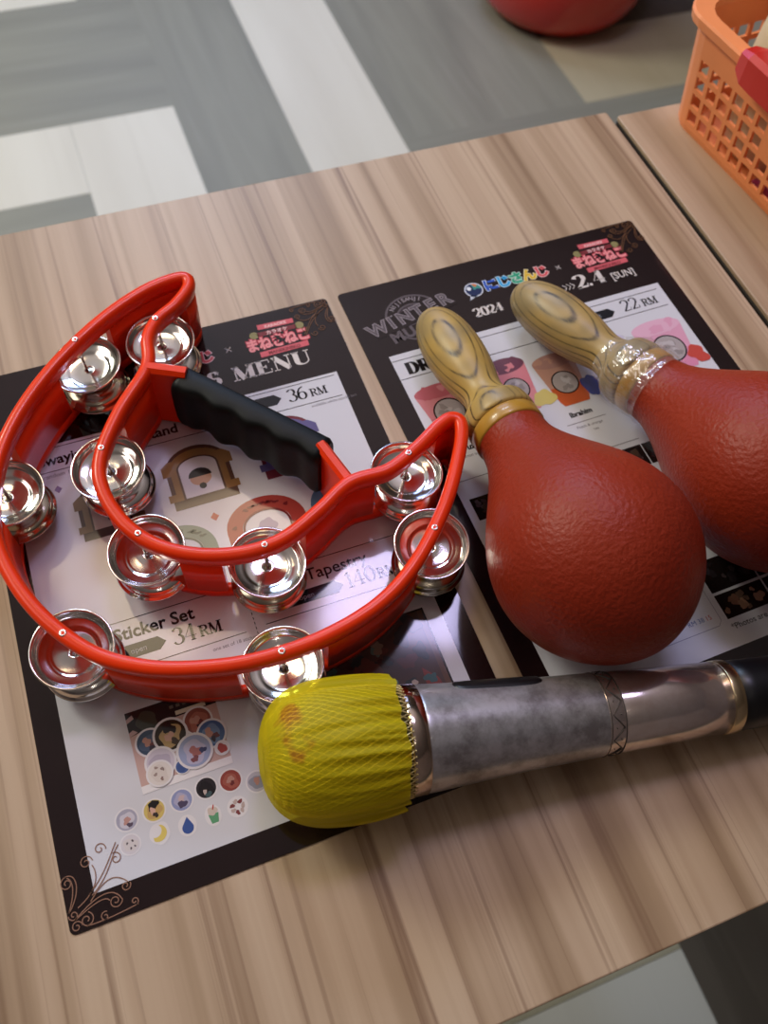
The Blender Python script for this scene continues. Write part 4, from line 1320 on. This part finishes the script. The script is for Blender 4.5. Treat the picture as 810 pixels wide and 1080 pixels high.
# columns: (kind, param); corners solid, straight sides alternate rib / hole
def side_cols(L):
    n = int((L - 2 * RC) / 0.0118)
    p = (L - 2 * RC) / n
    cuts = []
    for k in range(n):
        cuts += [k * p + p * 0.13, k * p + p * 0.87]
    return [c / (L - 2 * RC) for c in cuts]
zs = [0.0, 0.0045, 0.0085, 0.0172, 0.0207, 0.0294, 0.0329, 0.0416, 0.0451, 0.0538, 0.0630, BH_]
hole_rows = {2: 0, 4: 1, 6: 2, 8: 3}
def outline(t):
    seg, (x0, x1, y0, y1, r) = foot(t)
    pts, kinds = [], []
    sides = [(BW_, 'far'), (BL_, 'left'), (BW_, 'near'), (BL_, 'right')]
    for q in range(4):
        a, nxt = seg[q], seg[(q + 1) % 4][0]
        for k, p in enumerate(a):
            pts.append(p); kinds.append(('corner', q, k))
        e = a[-1]
        for j, c in enumerate(side_cols(sides[q][0])):
            pts.append((e[0] + (nxt[0] - e[0]) * c, e[1] + (nxt[1] - e[1]) * c))
            kinds.append(('side', sides[q][1], j, c))
    return pts, kinds
rings = []
for z in zs:
    t = z / BH_
    pts, kinds = outline(t if z > 0.004 else -0.10)
    rings.append([(x, y, z) for x, y in pts])
n = len(rings[0])
vs = [p for r in rings for p in r]
fs = []
for i in range(len(zs) - 1):
    for j in range(n):
        k = (j + 1) % n
        kd = kinds[j]
        hole = kd[0] == 'side' and kd[2] % 2 == 0 and i in hole_rows
        if kd[0] == 'side' and kd[1] in ('left', 'right'):
            c = kd[3]
            if 0.26 < c < 0.76:                      # hand opening under the red handle
                if i in (6, 8): hole = False
                if 0.33 < c < 0.70 and i in (6, 7, 8, 9): hole = True
        if not hole:
            fs.append((i * n + j, i * n + k, (i + 1) * n + k, (i + 1) * n + j))
fs.append(tuple(range(n - 1, -1, -1)))               # floor of the basket
b = MB(); b.add(vs, fs, M['basket'], False)
o = b.build('mesh_body', bask)
md = o.modifiers.new('thickness', 'SOLIDIFY'); md.thickness = 0.0024; md.offset = 0.0
b = MB()
rim = []
for off, z in ((0.0, BH_ - 0.002), (0.0050, BH_ - 0.003), (0.0060, BH_ + 0.0025), (0.0050, BH_ + 0.0042), (-0.0045, BH_ + 0.0042), (-0.0050, BH_ - 0.001)):
    pts, _ = outline(1.0)
    cx, cy = BW_ / 2, -BL_ / 2
    ring = []
    for x, y in pts:
        kx = (BW_ / 2 + LEAN + off) / (BW_ / 2 + LEAN)
        ky = (BL_ / 2 + LEAN + off) / (BL_ / 2 + LEAN)
        ring.append((cx + (x - cx) * kx, cy + (y - cy) * ky, z))
    rim.append(ring)
b.loft(rim + [rim[0]], M['basket'], True, False, False, smooth=False)
b.build('rim', bask)
for side in (-1, 1):
    b = MB()
    x = -LEAN - 0.001 if side < 0 else BW_ + LEAN + 0.001
    y0, y1 = -0.052, -0.208
    rings = []
    for k in range(17):
        t = k / 16
        y = y0 + (y1 - y0) * t
        e = 1 - 0.35 * max(0.0, abs(2 * t - 1) - 0.86) / 0.14
        rings.append([(x + dx * e, y, BH_ + 0.002 + dz * e) for dx, dz in ((0.0085, -0.008), (0.0085, 0.0075), (0.0055, 0.0100), (-0.0075, 0.0100), (-0.0110, 0.0070), (-0.0105, -0.0100), (-0.007, -0.0125), (0.005, -0.0125))])
    b.loft(rings, M['basket_handle'], True, True, True, smooth=False)
    o = b.build('handle', bask); tag(o, 'red plastic handle')
# what lies in the basket
cupo = thing('cream_pot', (0.562, 0.340, TZ + 0.0016), 'cream coloured rounded pot standing inside the orange basket', 'pot')
b = MB(); b.lathe(sm_prof([(0.0, 0.030), (0.003, 0.034), (0.03, 0.0375), (0.07, 0.0385), (0.092, 0.036), (0.100, 0.030)]), M['cream'], 48); b.build('body', cupo)
b = MB(); b.lathe(sm_prof([(0.099, 0.031), (0.103, 0.0315), (0.110, 0.030), (0.114, 0.024), (0.115, 0.0)], 3), M['cream'], 48); b.build('lid', cupo)
pk = thing('packet', (0.548, 0.262, TZ + 0.0016), 'magenta packet lying low inside the orange basket, seen through its holes', 'packet', None, math.radians(8))
b = MB()
rings = []
for k in range(9):
    t = k / 8
    h = 0.016 * math.sin(math.pi * t) ** 0.5 + 0.001
    rings.append([(-0.016, -0.05 + 0.1 * t, 0.0), (0.016, -0.05 + 0.1 * t, 0.0), (0.014, -0.05 + 0.1 * t, h * 0.8), (0.0, -0.05 + 0.1 * t, h), (-0.014, -0.05 + 0.1 * t, h * 0.8)])
b.loft(rings, M['purple'], True, True, True); b.build('pouch', pk)

# ------------------------------------------------------------------ red stool on the floor behind
st = thing('stool', (1.228, 1.668, 0.0012), 'glossy red round stool standing on the floor beyond the tables', 'stool')
b = MB(); b.lathe(sm_prof([(0.0, 0.120), (0.004, 0.140), (0.020, 0.166), (0.055, 0.190), (0.12, 0.206), (0.22, 0.200), (0.31, 0.182), (0.345, 0.172)]), M['stool'], 80); b.build('body', st)
b = MB(); b.lathe(sm_prof([(0.344, 0.172), (0.352, 0.182), (0.372, 0.186), (0.392, 0.180), (0.402, 0.150), (0.406, 0.08), (0.407, 0.0)], 3), M['stool'], 80); b.build('seat', st)
